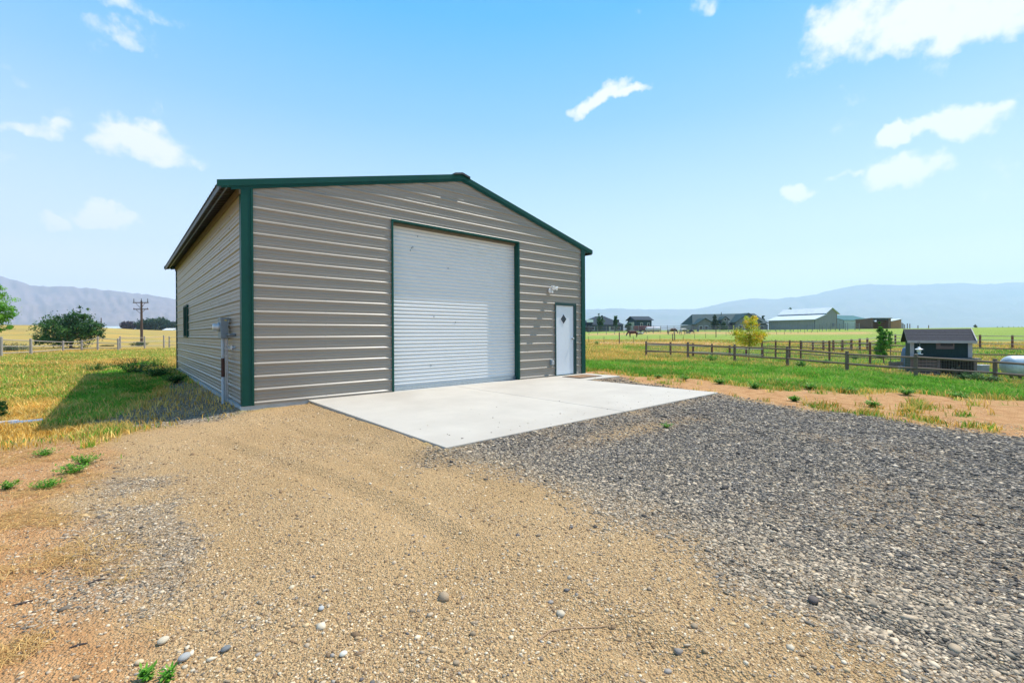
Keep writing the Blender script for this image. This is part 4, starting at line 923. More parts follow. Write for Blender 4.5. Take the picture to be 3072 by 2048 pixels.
p = GD(304, 190); pole(p, (vrow(p)-953)*pxm(p), 'thin bare pole behind the wide dark bushy tree', False)

# ------------------------------------------------------------------ far buildings
def reach(o, d, u):
    """length along horizontal direction d from o whose end stands in pixel column u"""
    s = (u-1536)/FPX; o = np.asarray(o)-CAM; x, z = o@RX, o@FX; dx, dz = d@RX, d@FX
    return (s*z-x)/(dx-s*dz)
def frame(name, o, a, **k):
    t = empty(name, tuple(o), rz=math.atan2(a[1], a[0]), **k); return t
def dirc(x, z):
    v = RX*x+FX*z; return v/np.linalg.norm(v)
MT = lambda n, c, **k: mat(n, c, .75, 0, .12, .8, **k)
def gable(t, x0, x1, y0, y1, ze, zr, wm, rm, ov=.4, along='x', wall_name='wall', th=.15):
    """gabled block: ridge along 'x' or 'y'"""
    if along == 'x':
        ym = (y0+y1)/2; MB().prism([(y0, -1.5), (y1, -1.5), (y1, ze), (ym, zr), (y0, ze)], x0, x1, 'x').build(wall_name, wm, t)
        s = (zr-ze)/((y1-y0)/2); mb = MB()
        mb.prism([(y0-ov, ze-s*ov+.02), (ym, zr+.02), (y1+ov, ze-s*ov+.02), (y1+ov, ze-s*ov+th+.02), (ym, zr+th+.02), (y0-ov, ze-s*ov+th+.02)], x0-ov, x1+ov, 'x')
    else:
        xm = (x0+x1)/2; MB().prism([(x0, -1.5), (x1, -1.5), (x1, ze), (xm, zr), (x0, ze)], y0, y1, 'y').build(wall_name, wm, t)
        s = (zr-ze)/((x1-x0)/2); mb = MB()
        mb.prism([(x0-ov, ze-s*ov+.02), (xm, zr+.02), (x1+ov, ze-s*ov+.02), (x1+ov, ze-s*ov+th+.02), (xm, zr+th+.02), (x0-ov, ze-s*ov+th+.02)], y0-ov, y1+ov, 'y')
    return mb.build('roof', rm, t)
def win(t, x, z, w, h, y=0, m=None, name='window', fr=None):
    f = MB().box((x-w/2-.1, y-.08, z-h/2-.1), (x+w/2+.1, y+.02, z+h/2+.1)).build(name, fr or M['white'], t)
    MB().box((x-w/2, y-.12, z-h/2), (x+w/2, y-.085, z+h/2)).build('pane', m or M['glass'], f)
navy = MT('dark blue siding', (.018, .045, .07)); navyr = MT('dark blue roof', (.012, .03, .05), spec=.2); beige = MT('beige panel', (.42, .42, .34)); teal = MT('grey green shingles', (.015, .05, .06), spec=.2); lav = MT('grey stucco', (.16, .16, .17)); lav2 = MT('barn wall', (.25, .25, .245), stretch=(3, 3, .2)) ; metr = MT('pale metal roof', (.46, .52, .55)); grn = MT('green metal roof', (.004, .11, .125), spec=.3); palew = MT('pale wall', (.40, .46, .47)); owood = MT('orange wood', (.33, .15, .06)); bwood = MT('brown wood', (.15, .08, .055))
# dark two-storey building
o = CAM+ray(1906, 996)*150; a = dirc(.97, .24); b = dirc(-.60, .80)
La = reach(o, a, 1955); t = frame('dark_outbuilding', o, a, label='dark blue two-storey outbuilding with a tall beige door', cat='building')
Lb = 5.2
gable(t, 0, La, 0, Lb, 4.15, 5.25, navy, navyr, .55)
MB().box((-.08, .6, -1.0), (-.02, Lb-.8, 3.4)).build('tall_door', beige, t)
win(t, La*.38, 2.5, .7, 1.1); win(t, La*.80, 2.5, .7, 1.1)
# left hip-roofed house
o = CAM+ray(1752, 998)*155; a = dirc(1, .0); La = reach(o, a, 1873); t = frame('ranch_house', o, a, label='long dark blue house with hipped roof beside the garage edge', cat='house')
def hip(t, x0, x1, y0, y1, z0, z1, rx0, rx1, m, name='roof'):
    ym = (y0+y1)/2; mb = MB(); A_, B_, C_, D_, E_, F_ = (x0, y0, z0), (x1, y0, z0), (x1, y1, z0), (x0, y1, z0), (rx0, ym, z1), (rx1, ym, z1)
    mb.quad(A_, B_, F_, E_); mb.quad(B_, C_, F_); mb.quad(C_, D_, E_, F_); mb.quad(D_, A_, E_); mb.quad(A_, D_, C_, B_); return mb.build(name, m, t)
kk = 155/FPX
MB().box((-2, 0, -1), (La-.4, 9, 2.7)).build('wall', navy, t)
hip(t, -2.6, La+.2, -.6, 9.6, 2.7, 5.9, (1795-1752)*kk, (1820-1752)*kk, navyr)
MB().box((1.0, -.3, 3.6), (3.2, 1.2, 4.6)).build('dormer', M['white'], t)
MB().box(((1872-1752)*kk-2.2, 2, 3.6), ((1872-1752)*kk-1.2, 3, 4.6)).build('chimney', M['black'], t)
MB().box(((1827-1752)*kk, -.12, -1), ((1842-1752)*kk, -.03, 2.2)).build('garage_door', MT('cream door', (.5, .48, .40)), t)
for x in (3, 9.8, 12): win(t, x, 1.5, 1.1, 1.1)
# small trees by that house
SG = [(.03, .09, .04), (.05, .13, .05)]
for u0, v0, v1, w_, lb in ((1800, 935, 996, 24, 'tall wispy tree before the hipped house'), (1847, 947, 993, 11, 'narrow upright tree before the hipped house'), (1885, 967, 995, 18, 'round green tree beside the tall beige door'), (1765, 968, 995, 24, 'dark purple-leaved tree nearest the garage edge')):
    p = CAM+ray(u0, v1)*140; k = pxm(p); cols = SG if 'purple' not in lb else [(.03, .025, .04)]
    tree('yard_tree', p, lb, [blob(k, 0, v0+14 if w_ > 20 else v0, v1-4, w_, v1), blob(k, -2, v0, v0+30, w_*.3, v1), blob(k, w_*.25, v0+6, v0+40, w_*.25, v1)], 70, 20, .28, cols, 1, .07, nlimb=6, grp='trees beside the far houses')
# large house with many gables
o = CAM+ray(2070, 994)*182; a = dirc(1, -.03); t = frame('gabled_house', o, a, label='large house with grey-green shingle roof and several gables', cat='house')
k = 182/FPX; zz_ = lambda v: (994-v)*k; xx_ = lambda u: (u-2070)*k
MB().box((xx_(2074), 0, -1.5), (xx_(2300), 12, zz_(974))).build('wall', lav, t)
mb = MB(); yb = 14
mb.quad((xx_(2076), -.6, zz_(973)), (xx_(2302), -.6, zz_(971)), (xx_(2284), 6.5, zz_(939)), (xx_(2094), 6.5, zz_(941)))
mb.quad((xx_(2094), 6.5, zz_(941)), (xx_(2284), 6.5, zz_(939)), (xx_(2310), yb, zz_(972)), (xx_(2076), yb, zz_(972)))
mb.quad((xx_(2302), -.6, zz_(971)), (xx_(2310), yb, zz_(972)), (xx_(2284), 6.5, zz_(939))); mb.quad((xx_(2076), -.6, zz_(973)), (xx_(2094), 6.5, zz_(941)), (xx_(2076), yb, zz_(972)))
mb.quad((xx_(2076), -.6, zz_(973)), (xx_(2076), yb, zz_(972)), (xx_(2310), yb, zz_(972)), (xx_(2302), -.6, zz_(971)))
mr_ = mb.build('roof', teal, t)
MB().tube([(xx_(2182), 6, zz_(945)), (xx_(2182), 6, zz_(935))], .12, 6).build('vent_pipe', M['black'], mr_)
gable(t, xx_(2080), xx_(2128), -3.5, 3, zz_(971), zz_(956), lav, teal, .7, 'y')
gable(t, xx_(2162), xx_(2180), -1.0, 4, zz_(958), zz_(950.5), lav, teal, .5, 'y', 'dormer_wall')
gable(t, xx_(2192), xx_(2262), -4.0, 5, zz_(966), zz_(942), lav, teal, .7, 'y')
for u0, v0, w_, h_, y_ in ((2092, 983, 1.1, 1.3, -3.5), (2108, 983, 1.1, 1.3, -3.5), (2171, 959, .9, .9, -1.0), (2205, 983, 1.2, 1.6, -4), (2222, 982, 1.2, 1.6, -4), (2240, 982, 1.2, 1.6, -4), (2282, 984, 1.4, 1.3, 0), (2148, 983, 1.4, 1.2, 0)): win(t, xx_(u0), zz_(v0), w_, h_, y_)
for u0, v0, v1, w_, dd, lb, cols in ((2146, 944, 992, 26, 160, 'dark green conifer in front of the gabled house', [(.02, .055, .03), (.03, .07, .035)]), (2170, 966, 992, 26, 162, 'low dark shrub right of the conifer by the gabled house', SG), (2290, 945, 985, 16, 200, 'dark tree peeking out behind the right roof end of the gabled house', SG), (2370, 922, 980, 22, 215, 'tree top showing above the pale barn roof', SG)):
    p = CAM+ray(u0, v1)*dd; k2 = pxm(p); bl = [blob(k2, 0, v0+(v1-v0)*.35, v1-2, w_, v1), blob(k2, 0, v0, v0+(v1-v0)*.6, w_*.5, v1)]
    tree('yard_tree', p, lb, bl, 90, 22, .3, cols, 1, .12, nlimb=5, grp='trees beside the far houses')
# pale monitor barn
o = CAM+ray(2444, 989)*165; a = dirc(.88, .47); b = dirc(-.47, .88)
La = reach(o, a, 2510); La1 = reach(o, a, 2479); Lb = reach(o, b, 2306); t = frame('monitor_barn', o, a, label='pale barn with a raised central roof, largest of the farm buildings', cat='barn')
xm = (La1+La)/2-.3; ze1 = 3.9; z1 = 5.9; ze2 = 6.6; zr2 = 8.3
MB().prism([(0, -1.5), (La, -1.5), (La, ze2), (xm, zr2), (La1, ze2), (La1, z1), (0, ze1)], 0, Lb, 'y').build('wall', lav2, t)
mb = MB(); mb.prism([(-.7, ze1-.2), (La1-.02, z1+.0), (La1-.02, z1+.2), (-.7, ze1+.0)], -.5, Lb+.5, 'y'); mb.build('lower_roof', metr, t)
s2 = (zr2-ze2)/(xm-La1)
mb = MB(); mb.prism([(La1-1.2, ze2-1.2*s2+.05), (xm, zr2+.05), (La+1.3, ze2-1.3*s2+.05), (La+1.3, ze2-1.3*s2+.25), (xm, zr2+.25), (La1-1.2, ze2-1.2*s2+.25)], -.6, Lb+.6, 'y'); mb.build('upper_roof', metr, t)
MB().box((La1-.06, -.02, z1+.25), (La1-.01, Lb, ze2-.1)).build('clerestory', M['black'], t)
MB().box((-.10, -.10, -1.4), (.06, -.01, ze1-.1)).build('corner_trim', navy, t); MB().box((La-.1, -.1, -1.4), (La+.06, -.01, ze2-.2)).build('corner_trim', bwood, t)
win(t, La*.80, 1.9, .5, 1.2, 0, fr=M['grey']); win(t, La*.86, 1.9, .5, 1.2, 0, fr=M['grey'])
# green-roofed shed
o = CAM+ray(2531, 987)*176; a = dirc(.95, .30); b = dirc(-.30, .95); La = reach(o, a, 2615)
t = frame('metal_shed', o, a, label='long pale shed with a green metal roof right of the pale barn', cat='shed')
gable(t, 0, La, 0, 15, 3.5, 5.6, palew, grn, .3)
MB().box((-.06, -.06, -1), (.12, -.005, 3.4)).build('corner_trim', navy, t)
MB().box((La*.72, -.08, -1), (La*.77, -.01, 2.9)).build('post', M['grey'], t)
win(t, La*.83, 1.5, 1.6, 1.8, 0, fr=M['grey']); win(t, La*.93, 1.5, 1.0, 1.8, 0, fr=M['grey'])
# brown open shelter
o = CAM+ray(2613, 984)*150; a = dirc(1, .10); La = reach(o, a, 2673); t = frame('open_shelter', o, a, label='brown open-fronted shelter with orange wooden side walls', cat='shed')
k = 150/FPX
MB().box((0, 0, -1), (.8, 6, 3.2)).build('left_wall', bwood, t)
MB().box((La-1.0, 0, -1), (La, .2, 3.2)).build('front_panel', bwood, t)
MB().box((La-.15, .2, -1), (La, 5.2, 2.9)).build('side_wall', owood, t)
MB().box((.8, 6.0, -1), (La*.52, 6.2, 2.7)).build('rear_wall', M['black'], t); MB().box((La*.52, 6.0, 2.0), (La-.15, 6.2, 2.7)).build('rear_wall', bwood, t)  # first panel black: the shelter's interior shade painted into the wall colour
MB().box((La*.72, 6.0, -1), (La-.15, 6.2, 1.99)).build('rear_wall', bwood, t)
MB().prism([(-.3, 3.25), (6.4, 2.75), (6.4, 2.95), (-.3, 3.45)], -.2, La+.2, 'x').build('roof', MT('rusty roof', (.20, .17, .15)), t)
MB().box((.8, -.05, 2.75), (La-1.0, .05, 3.2)).build('lintel', navy, t)
o2 = np.array(o)+a*La+dirc(-.1, 1)*1.5; Lw = reach(o2, dirc(.9, .4), 2704)
t2 = frame('wooden_lean_to', o2, dirc(.9, .4), label='small orange wooden lean-to joined right of the open shelter', cat='shed')
MB().prism([(0.1, -1), (Lw, -1), (Lw, 3.1), (.1, 2.0)], 0, 4, 'y').build('wall', owood, t2)
MB().prism([(0, 2.05), (Lw+.3, 3.15), (Lw+.3, 3.3), (0, 2.2)], -.3, 4.3, 'y').build('roof', metr, t2)
# low farm buildings on the left crest
for u0, u1, va, vbb, dd, rmc, lb in ((306, 372, 979, 990, 340, metr, 'long low farm building with a pale roof on the left crest'), (405, 425, 978, 992, 330, M['white'], 'small white-roofed building between the crest trees'), (446, 470, 979, 992, 335, M['white'], 'small white building half hidden by the crest tree right of the pole'), (488, 516, 985, 994, 320, M['white'], 'low white shed on the crest beside the garage wall')):
    o = CAM+ray(u0, vbb)*dd; a = dirc(1, 0); k = dd/FPX; t = frame('farm_building', o, a, label=lb, cat='building', group='low farm buildings on the left crest')
    gable(t, 0, (u1-u0)*k, 0, 8, (vbb-va)*k*.45, (vbb-va)*k, navy if u0 < 400 else palew, rmc, .3)
# small conifer on the right crest
p = CAM+ray(2926, 984)*160; k = pxm(p); tree('crest_conifer', p, 'tiny dark conifer alone on the right skyline', [blob(k, 0, 974, 984, 8, 984), blob(k, 0, 971, 978, 3, 984)], 30, 16, .15, [(.02, .05, .04)], .4, .05, nlimb=2)
# equipment behind the pen
def small(name, u0, v0, dd, w, h, dpt, m, label, cat, shape='box'):
    p = CAM+ray(u0, v0)*dd; t = frame(name, p, RX, label=label, cat=cat)
    if shape == 'tank':
        mb = MB().lathe([(h*.05, -w/2), (h*.3, -w/2*.97), (h*.45, -w/2*.88), (h*.5, -w/2*.7), (h*.5, w/2*.7), (h*.45, w/2*.88), (h*.3, w/2*.97), (h*.05, w/2)], 14, Matrix.Translation((0, 0, h*.62)) @ Matrix.Rotation(math.radians(90), 4, 'Y')); mb.build('tank', m, t, smooth=True)
        for s in (-1, 1): MB().box((s*w*.3-.1, -.3, -.5), (s*w*.3+.1, .3, h*.2)).build('leg', M['rust'], t)
    elif shape == 'trailer':
        MB().box((-w/2, -dpt/2, .5), (w/2, dpt/2, h)).build('body', m, t, bevel=.15)
        for s in (-.6, .6): MB().lathe([(.38, -.12), (.38, .12)], 14, Matrix.Translation((s, -dpt/2, .3)) @ Matrix.Rotation(math.radians(90), 4, 'X')).build('wheel', M['black'], t)
    return t
small('stock_tank', 1960, 995, 118, 4.2, 1.15, 2, MT('white tank', (.6, .6, .62)), 'long white tank behind the pen fence, right of the dark outbuilding', 'tank', 'tank')
small('stock_trailer', 1925, 995, 122, 4.2, 1.6, 1.8, MT('dark red', (.16, .04, .045)), 'dark red trailer behind the pen fence below the dark outbuilding', 'trailer', 'trailer')
small('farm_trailer', 1950, 995, 119, 2.6, 1.35, 1.8, MT('red', (.20, .05, .06)), 'small red trailer parked before the white tank', 'trailer', 'trailer')

# ------------------------------------------------------------------ cattle
def skin(name, V, E, Rd, parent, m, sub=1):
    me = bpy.data.meshes.new(name); me.from_pydata(V, E, []); o = bpy.data.objects.new(name, me); COL.objects.link(o)
    if parent: o.parent = parent
    me.materials.append(m); s = o.modifiers.new('skin', 'SKIN'); 
    for i, r in enumerate(Rd): me.skin_vertices[0].data[i].radius = r if isinstance(r, tuple) else (r, r)
    me.skin_vertices[0].data[0].use_root = True; s.use_smooth_shade = True
    u = o.modifiers.new('sub', 'SUBSURF'); u.levels = u.render_levels = sub; return o
def hide(name, c1, c2, sc, th_=.5):
    m, t, p = new_mat(name); nn = t.nodes; ln = t.links; tcn = nn.new('ShaderNodeTexCoord'); n = nn.new('ShaderNodeTexNoise'); n.inputs['Scale'].default_value = sc; n.inputs['Detail'].default_value = 2; ln.new(tcn.outputs['Object'], n.inputs[0])
    r = nn.new('ShaderNodeValToRGB'); r.color_ramp.elements[0].position = th_-.04; r.color_ramp.elements[1].position = th_+.04; r.color_ramp.elements[0].color = (*c1, 1); r.color_ramp.elements[1].color = (*c2, 1); ln.new(n.outputs[0], r.inputs[0]); ln.new(r.outputs[0], p.inputs['Base Color']); p.inputs['Roughness'].default_value = .8; return m
def cow(base, rz, label, m, lying=False, size=1., graze=True):
    t = empty('cow', tuple(base), rz=rz, label=label, cat='cow', group='cattle grazing in the far pasture')
    V = [(0, 0, 1.05), (-.45, 0, 1.07), (-.8, 0, 1.12), (.45, 0, 1.02), (.78, 0, 1.12), (1.1, 0, .95 if graze else 1.3), (1.3, 0, .50 if graze else 1.5), (1.42, 0, .22 if graze else 1.40), (-.92, 0, 1.0), (-.98, 0, .55)]
    E = [(0, 1), (1, 2), (0, 3), (3, 4), (4, 5), (5, 6), (6, 7), (2, 8), (8, 9)]; Rd = [(.34, .30), (.35, .31), (.28, .25), (.36, .30), (.27, .22), .17, .14, .085, .05, .02]
    for x, root, sy_ in ((.62, 3, .19), (.62, 3, -.19), (-.68, 2, .19), (-.68, 2, -.19)):
        n = len(V); off = random.uniform(-.06, .06)
        if x > 0: V += [(x, sy_, .75), (x+off, sy_, .40), (x+off, sy_, .04)]
        else: V += [(x, sy_, .80), (x-.10, sy_, .45), (x-.02+off, sy_, .04)]
        E += [(root, n), (n, n+1), (n+1, n+2)]; Rd += [.13 if x < 0 else .10, .06, .055]
    if lying: V = [(x, y*1.6, max(.10, z-.62) if i < 10 else z*.25+.05) for i, (x, y, z) in enumerate(V)]
    skin('body', V, E, Rd, t, m); hz = V[6][2]
    for s in (-1, 1):
        MB().tube([(V[6][0]-.02, s*.10, hz+.12), (V[6][0]-.05, s*.24, hz+.12)], [.05, .01], 5).build('ear', M['polew'], t)
        MB().tube([(V[6][0]-.08, s*.07, hz+.14), (V[6][0]-.1, s*.18, hz+.22), (V[6][0]-.02, s*.22, hz+.32)], [.03, .02, .006], 5).build('horn', M['plastic'], t)
    t.scale = (size,)*3; return t
rz0 = math.atan2(RX[1], RX[0])
br = hide('red and white hide', (.09, .018, .014), (.5, .46, .42), 1.1, .60); gy = hide('grey hide', (.16, .155, .15), (.42, .40, .37), 1.6); dk = hide('dark hide', (.02, .018, .02), (.12, .07, .05), 1.5, .6); mx_ = hide('roan hide', (.07, .03, .025), (.45, .42, .40), 1.4, .52)
p = GD(1899, 87); cow(p, rz0+math.pi, 'red-brown cow with white patches grazing, leftmost and largest', br, size=.98)
p = GD(1921, 100); cow(p, rz0+.3, 'pale cow lying down just right of the red-brown cow', gy, True, .8, False)
p = GD(2015, 97); cow(p, rz0+.15, 'brown and white cow grazing behind the twin fence posts', mx_, size=1.05)
p = GD(2049, 95); cow(p, rz0+.5, 'grey cow grazing right of the twin fence posts', gy, size=1.05)
p = GD(2065, 101); cow(p, rz0+.1, 'pale calf lying beside the dark animal', gy, True, .6, False)
p = GD(2075, 99); cow(p, rz0+2.6, 'small dark calf standing rightmost of the cattle', dk, size=.62)
# feed troughs
for u0, lb in ((2018, 'low dark feed trough behind the brown and white cow'), (2084, 'low blue feed trough near the gabled house')):
    p = CAM+ray(u0, 996)*104; t = frame('feed_trough', p, RX, label=lb, cat='trough'); c_ = M['black'] if u0 < 2050 else MT('blue trough', (.03, .05, .12))
    MB().prism([(-.7, .15), (.7, .15), (.95, .6), (.85, .6), (.62, .22), (-.62, .22), (-.85, .6), (-.95, .6)], -.4, .4, 'y').build('basin', c_, t)

# ------------------------------------------------------------------ coop and its things
o = gp(2735, 1124); kz = pxm(o); a = dirc(.83, -.56); b = dirc(.56, .83)
t = frame('chicken_coop', o, a, label='small dark green chicken coop with shingle roof above a wire run', cat='chicken coop')
wd = reach(o, a, 2925); z1 = 54*kz; z2 = 103*kz; z3 = 137*kz; dp = 1.25
shin = mat('grey shingles', (.036, .036, .046), .9, 0, .4, 14, .6, 30, stretch=(1.5, 1, 4)); cgreen = mat('dark green boards', (.014, .036, .034), .85, 0, .2, 6, stretch=(4, 4, .5)); ctrim = mat('mauve white trim', (.42, .38, .38), .7); cwood = mat('weathered plank', (.16, .115, .105), .85, 0, .3, 8, .3, 40, stretch=(.6, 1, 6))
MB().box((.02, .35, z1), (wd-.02, .35+dp, z2)).build('house_wall', cgreen, t)
mb = MB(); yy0, yy1 = .35, .35+dp; ym = (yy0+yy1)/2
MB().prism([(yy0, z2), (yy1, z2), (ym, z3-.04)], .03, wd-.03, 'x').build('gable_wall', cgreen, t)
sl_ = (z3-z2)/(ym-yy0); ro = MB()
for s in (-1, 1):
    n_ = 9
    for i in range(n_):
        t0 = i/n_; t1 = (i+1.15)/n_; f0 = (dp/2+.12); y_0 = ym+s*f0*t0; y_1 = ym+s*f0*min(t1, 1.02)
        zt0 = z3-sl_*f0*t0; zt1 = z3-sl_*f0*min(t1, 1.02)
        ro.prism([(y_0, zt0+.012), (y_1, zt1+.022), (y_1, zt1+.006), (y_0, zt0-.004)], -.10, wd+.10, 'x')
ro.build('roof', shin, t)
MB().box((-.10, yy0-.135, z2-.10), (wd+.10, yy0-.115, z2-.005)).build('fascia', ctrim, t)
for s in (-1, 1):
    x_ = -.105 if s < 0 else wd+.105
    MB().prism([(yy0-.13, z2-.09), (yy0-.13, z2-.0), (ym, z3+.03), (yy1+.13, z2-.0), (yy1+.13, z2-.09), (ym, z3-.07)], x_-.012, x_+.012, 'x').build('barge_board', ctrim if s > 0 else cgreen, t)
for xa, xb in ((.0, .12), (wd-.12, wd)): MB().box((xa, .325, z1+.005), (xb, .349, z2-.1)).build('corner_board', ctrim, t)
wv = MB().box((wd*.43, .315, z1+24*kz), (wd*.72, .348, z2-3*kz)).build('vent_window', cwood, t); MB().box((wd*.50, .305, z1+33*kz), (wd*.70, .314, z2-9*kz)).build('opening', M['black'], wv)
MB().box((wd*.44, .295, z1+29*kz), (wd*.71, .304, z1+31*kz)).build('slat', cwood, wv)
MB().box((-.12, -.12, z1-.05), (wd+.15, .36, z1-.01)).build('shelf', MT('shelf', (.12, .14, .15)), t)
for i in range(5):
    za = .03+i*(z1-.12)/5; MB().box((.02, -.035, za), (wd*.44, .0, za+(z1-.12)/5-.03)).build('plank', cwood, t)
MB().box((.02, .03, -.1), (wd*.44, .05, z1-.06)).build('backing', M['black'], t)
for x in (.0, wd*.44, wd): MB().box((x-.04, -.06, -.15), (x+.04, .02, z1-.055)).build('post', cwood, t)
MB().box((wd*.44, dp+.3, -.1), (wd, dp+.35, z1)).build('rear_board', mat('dark boards', (.03, .022, .02), .9), t)
MB().box((.0, .05, -.1), (.03, dp+.3, z1)).build('side_board', cgreen, t)
MB().box((wd-.03, .05, -.1), (wd, dp+.3, z1)).build('side_board', mat('dark boards2', (.04, .03, .03), .9), t)
mb = MB(); x_ = wd*.44
while x_ < wd: mb.tube([(x_, -.02, 0), (x_, -.02, z1-.06)], .0035, 3, False); x_ += .075
for i in range(10): mb.tube([(wd*.44, -.02, i*(z1-.06)/9.), (wd, -.02, i*(z1-.06)/9.)], .0035, 3, False)
mb.build('wire_mesh', M['wire'], t)
def simple(name, u, v, label, cat, build, rz=None, dd=None, grp=None):
    p = gp(u, v) if dd is None else GD(u, dd)
    t = empty(name, tuple(p), rz=math.atan2(RX[1], RX[0]) if rz is None else rz, label=label, cat=cat, group=grp); build(t, pxm(p)); return t
blue = mat('blue plastic', (.05, .22, .45), .4); tarp = mat('slate blue plastic', (.10, .15, .24), .5, 0, .2, 4)
def bucket(m, r, h):
    def f(t, k):
        MB().lathe([(r*.8, 0), (r, h), (r*1.08, h), (r*1.08, h+.02), (r*.92, h+.02), (r*.74, .03), (0, .03)], 18).build('pail', m, t)
        MB().tube([(-r, 0, h), (-r*.7, -.06, h-.09), (0, -.08, h-.13), (r*.7, -.06, h-.09), (r, 0, h)], .004, 5).build('handle', M['galv'], t)
    return f
simple('bucket', 2701, 1113, 'white bucket left of the coop', 'bucket', bucket(M['plastic'], .085, .20))
simple('bucket', 2711, 1114, 'blue bucket touching the left side of the coop', 'bucket', bucket(blue, .12, .22))
def crate(t, k):
    for i in range(4): MB().box((-.2, -.16, .03+i*.095), (.2, -.145, .03+i*.095+.07)).build('slat', cwood, t); MB().box((-.2, .145, .03+i*.095), (.2, .16, .03+i*.095+.07)).build('slat', cwood, t)
    for x in (-.2, .185): MB().box((x, -.145, 0), (x+.015, .145, .40)).build('end', cwood, t)
simple('wooden_crate', 2687, 1111, 'slatted wooden crate standing left of the buckets', 'crate', crate)
def drum(t, k):
    MB().tube([(0, 0, 0), (.0, 0, .35), (.03, 0, .75), (.06, 0, 1.02), (.08, 0, 1.08)], [.13, .16, .16, .13, .06], 14).build('cover', tarp, t, smooth=True)
    MB().tube([(-.16, -.05, .0), (-.13, -.10, .55)], .012, 6).build('stake', cwood, t)
simple('covered_barrel', 2714, 1106, 'tall slate blue covered barrel leaning at the left wall of the coop', 'barrel', drum)
def bin_(t, k):
    MB().box((-.19, -.15, 0), (.19, .15, .46)).build('bin', mat('grey bin', (.30, .27, .29), .6), t, bevel=.02)
    MB().box((-.21, -.17, .461), (.21, .17, .50)).build('lid', mat('grey lid', (.42, .42, .46), .5), t, bevel=.015)
simple('storage_bin', 2945, 1128, 'grey lidded plastic bin right of the coop', 'bin', bin_)
def feeder(t, k):
    MB().tube([(-.06, 0, -.2), (-.06, 0, 1.5), (-.03, 0, 1.58), (.02, 0, 1.58), (.03, 0, 1.5)], .006, 6).build('hook_pole', M['black'], t)
    MB().lathe([(.05, 1.10), (.075, 1.26), (.075, 1.27), (.0, 1.27)], 12).build('seed_tank', M['clear'], t)
    MB().lathe([(.13, 1.275), (.12, 1.285), (.05, 1.32), (.05, 1.35), (.03, 1.36), (0, 1.37)], 16).build('roof', M['white'], t)
    MB().lathe([(.12, 1.085), (.12, 1.098), (0, 1.098)], 16).build('tray', M['white'], t)
    MB().tube([(0.03, 0, 1.37), (.03, 0, 1.5)], .004, 5).build('hanger', M['galv'], t)
p = GD(2757, 17.3); tf = empty('bird_feeder', tuple(p), rz=rz0, label='white bird feeder hanging from a thin hook pole behind the near fence', cat='bird feeder'); feeder(tf, 1)
dv = (vrow(p)-1062)*pxm(p)-1.09; 
for c in tf.children:
    if c.name.startswith('hook'): c.scale.z = 1.0
tf.location.z += dv
def tank(t, k):
    Rr = .475*.82; Lh = 1.35; cz_ = .16+Rr
    prof = [(.02, -Lh)]+[(Rr*math.sin(q), -Lh+Rr*.75*(1-math.cos(q))) for q in np.linspace(.15, math.pi/2, 7)]+[(Rr*math.sin(q), Lh-Rr*.75*(1-math.cos(q))) for q in np.linspace(math.pi/2, .15, 7)]+[(.02, Lh)]
    MB().lathe(prof, 32, Matrix.Translation((Lh, 0, cz_)) @ Matrix.Rotation(math.radians(90), 4, 'Y')).build('vessel', mat('silver white tank', (.50, .56, .62), .4, .1), t, smooth=True)
    for x in (.42, 2.1):
        for y in (-.18, .18): MB().box((x-.04, y-.03, -.1), (x+.04, y+.03, .26)).build('leg', M['rust'], t)
    MB().lathe([(.16, 0), (.16, .10), (.13, .15), (0, .18)], 18, Matrix.Translation((1.05, 0, cz_+Rr-.03))).build('dome_cap', mat('blue cap', (.015, .05, .45), .4), t)
simple('propane_tank', 3006, 1140, 'white horizontal propane tank with blue cap at the right photo edge', 'gas tank', tank, rz=math.atan2(dirc(1, -.25)[1], dirc(1, -.25)[0]))
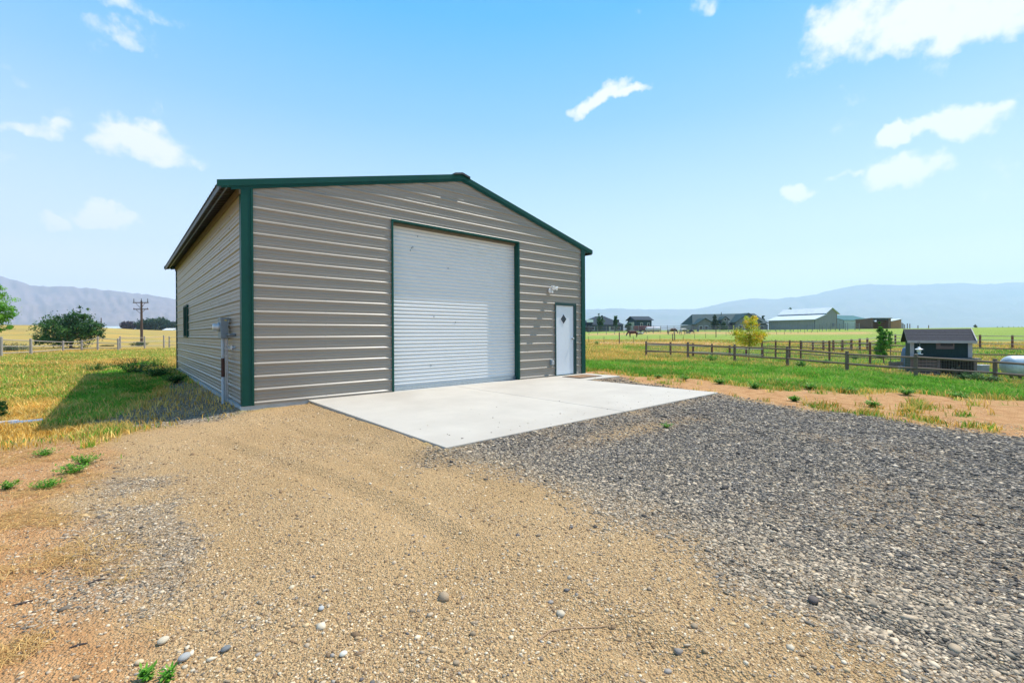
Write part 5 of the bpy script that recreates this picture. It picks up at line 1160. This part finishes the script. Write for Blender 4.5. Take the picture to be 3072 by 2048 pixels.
def hen(base, rz, label, m, s=1.):
    t = empty('hen', tuple(base), rz=rz, label=label, cat='chicken', group='hens by the coop run'); t.scale = (s,)*3
    V = [(0, 0, .20), (-.10, 0, .22), (-.19, 0, .30), (.09, 0, .23), (.13, 0, .32), (.16, 0, .36)]; E = [(0, 1), (1, 2), (0, 3), (3, 4), (4, 5)]; Rd = [.085, .075, .03, .065, .03, .027]
    for y in (-.035, .035): n = len(V); V += [(0, y, .11), (.01, y, .01)]; E += [(0, n), (n, n+1)]; Rd += [.014, .009]
    skin('body', V, E, Rd, t, m); MB().tube([(.175, 0, .36), (.21, 0, .35)], [.012, .003], 5).build('beak', M['yellow'], t); MB().box((.14, -.006, .38), (.18, .006, .405)).build('comb', mat('comb', (.4, .03, .02), .6), t)
hw = mat('white feathers', (.55, .56, .55), .9); hg = mat('grey feathers', (.30, .31, .31), .9, 0, .3, 20)
hen(gp(2823, 1126), rz0+2.6, 'grey hen pecking at the foot of the run planks', hg, .95)
hen(gp(2868, 1131), rz0+.3, 'white hen in front of the wire mesh of the run', hw, 1.25)

# ------------------------------------------------------------------ pipes at the left
p = gp(0, 1282); q = gp(57, 1276)
d = q-p; o_ = MB().box((-.9, -.035, 0), (0, .035, .045)).box((-.9, -.030, .047), (0, .03, .085)).build('wooden_board', mat('whitewashed timber', (.50, .46, .45), .8, 0, .2, 12), None, bevel=.006)
o_.location = tuple(q); o_.rotation_euler = (0, 0, math.atan2(d[1], d[0])); tag(o_, 'pale weathered timbers stacked on the ground at the left photo edge', 'timber')
p = gp(50, 1279); q = gp(128, 1272); d = q-p; L_ = float(np.linalg.norm(d))
t = empty('steel_pipe', tuple(p), rz=math.atan2(d[1], d[0]), label='short galvanised pipe lying at the end of the pale timbers', cat='pipe')
MB().tube([(-.05, 0, .05), (L_, 0, .05)], .034, 16).build('pipe', M['galv'], t); MB().tube([(L_-.03, 0, .05), (L_, 0, .05)], .039, 16).build('collar', M['galv'], t)

# ------------------------------------------------------------------ haze
if True:
    hz = MB().box((-11500, -11500, -2.2), (11500, 11500, 1020)).build('haze', M['white']); hz['kind'] = 'stuff'
    m = bpy.data.materials.new('haze air'); m.use_nodes = True; t = m.node_tree; t.nodes.clear(); ou = t.nodes.new('ShaderNodeOutputMaterial'); pv = t.nodes.new('ShaderNodeVolumePrincipled')
    pv.inputs['Color'].default_value = (.58, .77, 1.0, 1); pv.inputs['Density'].default_value = .00015; pv.inputs['Anisotropy'].default_value = .15; t.links.new(pv.outputs[0], ou.inputs['Volume'])
    hz.data.materials.clear(); hz.data.materials.append(m)
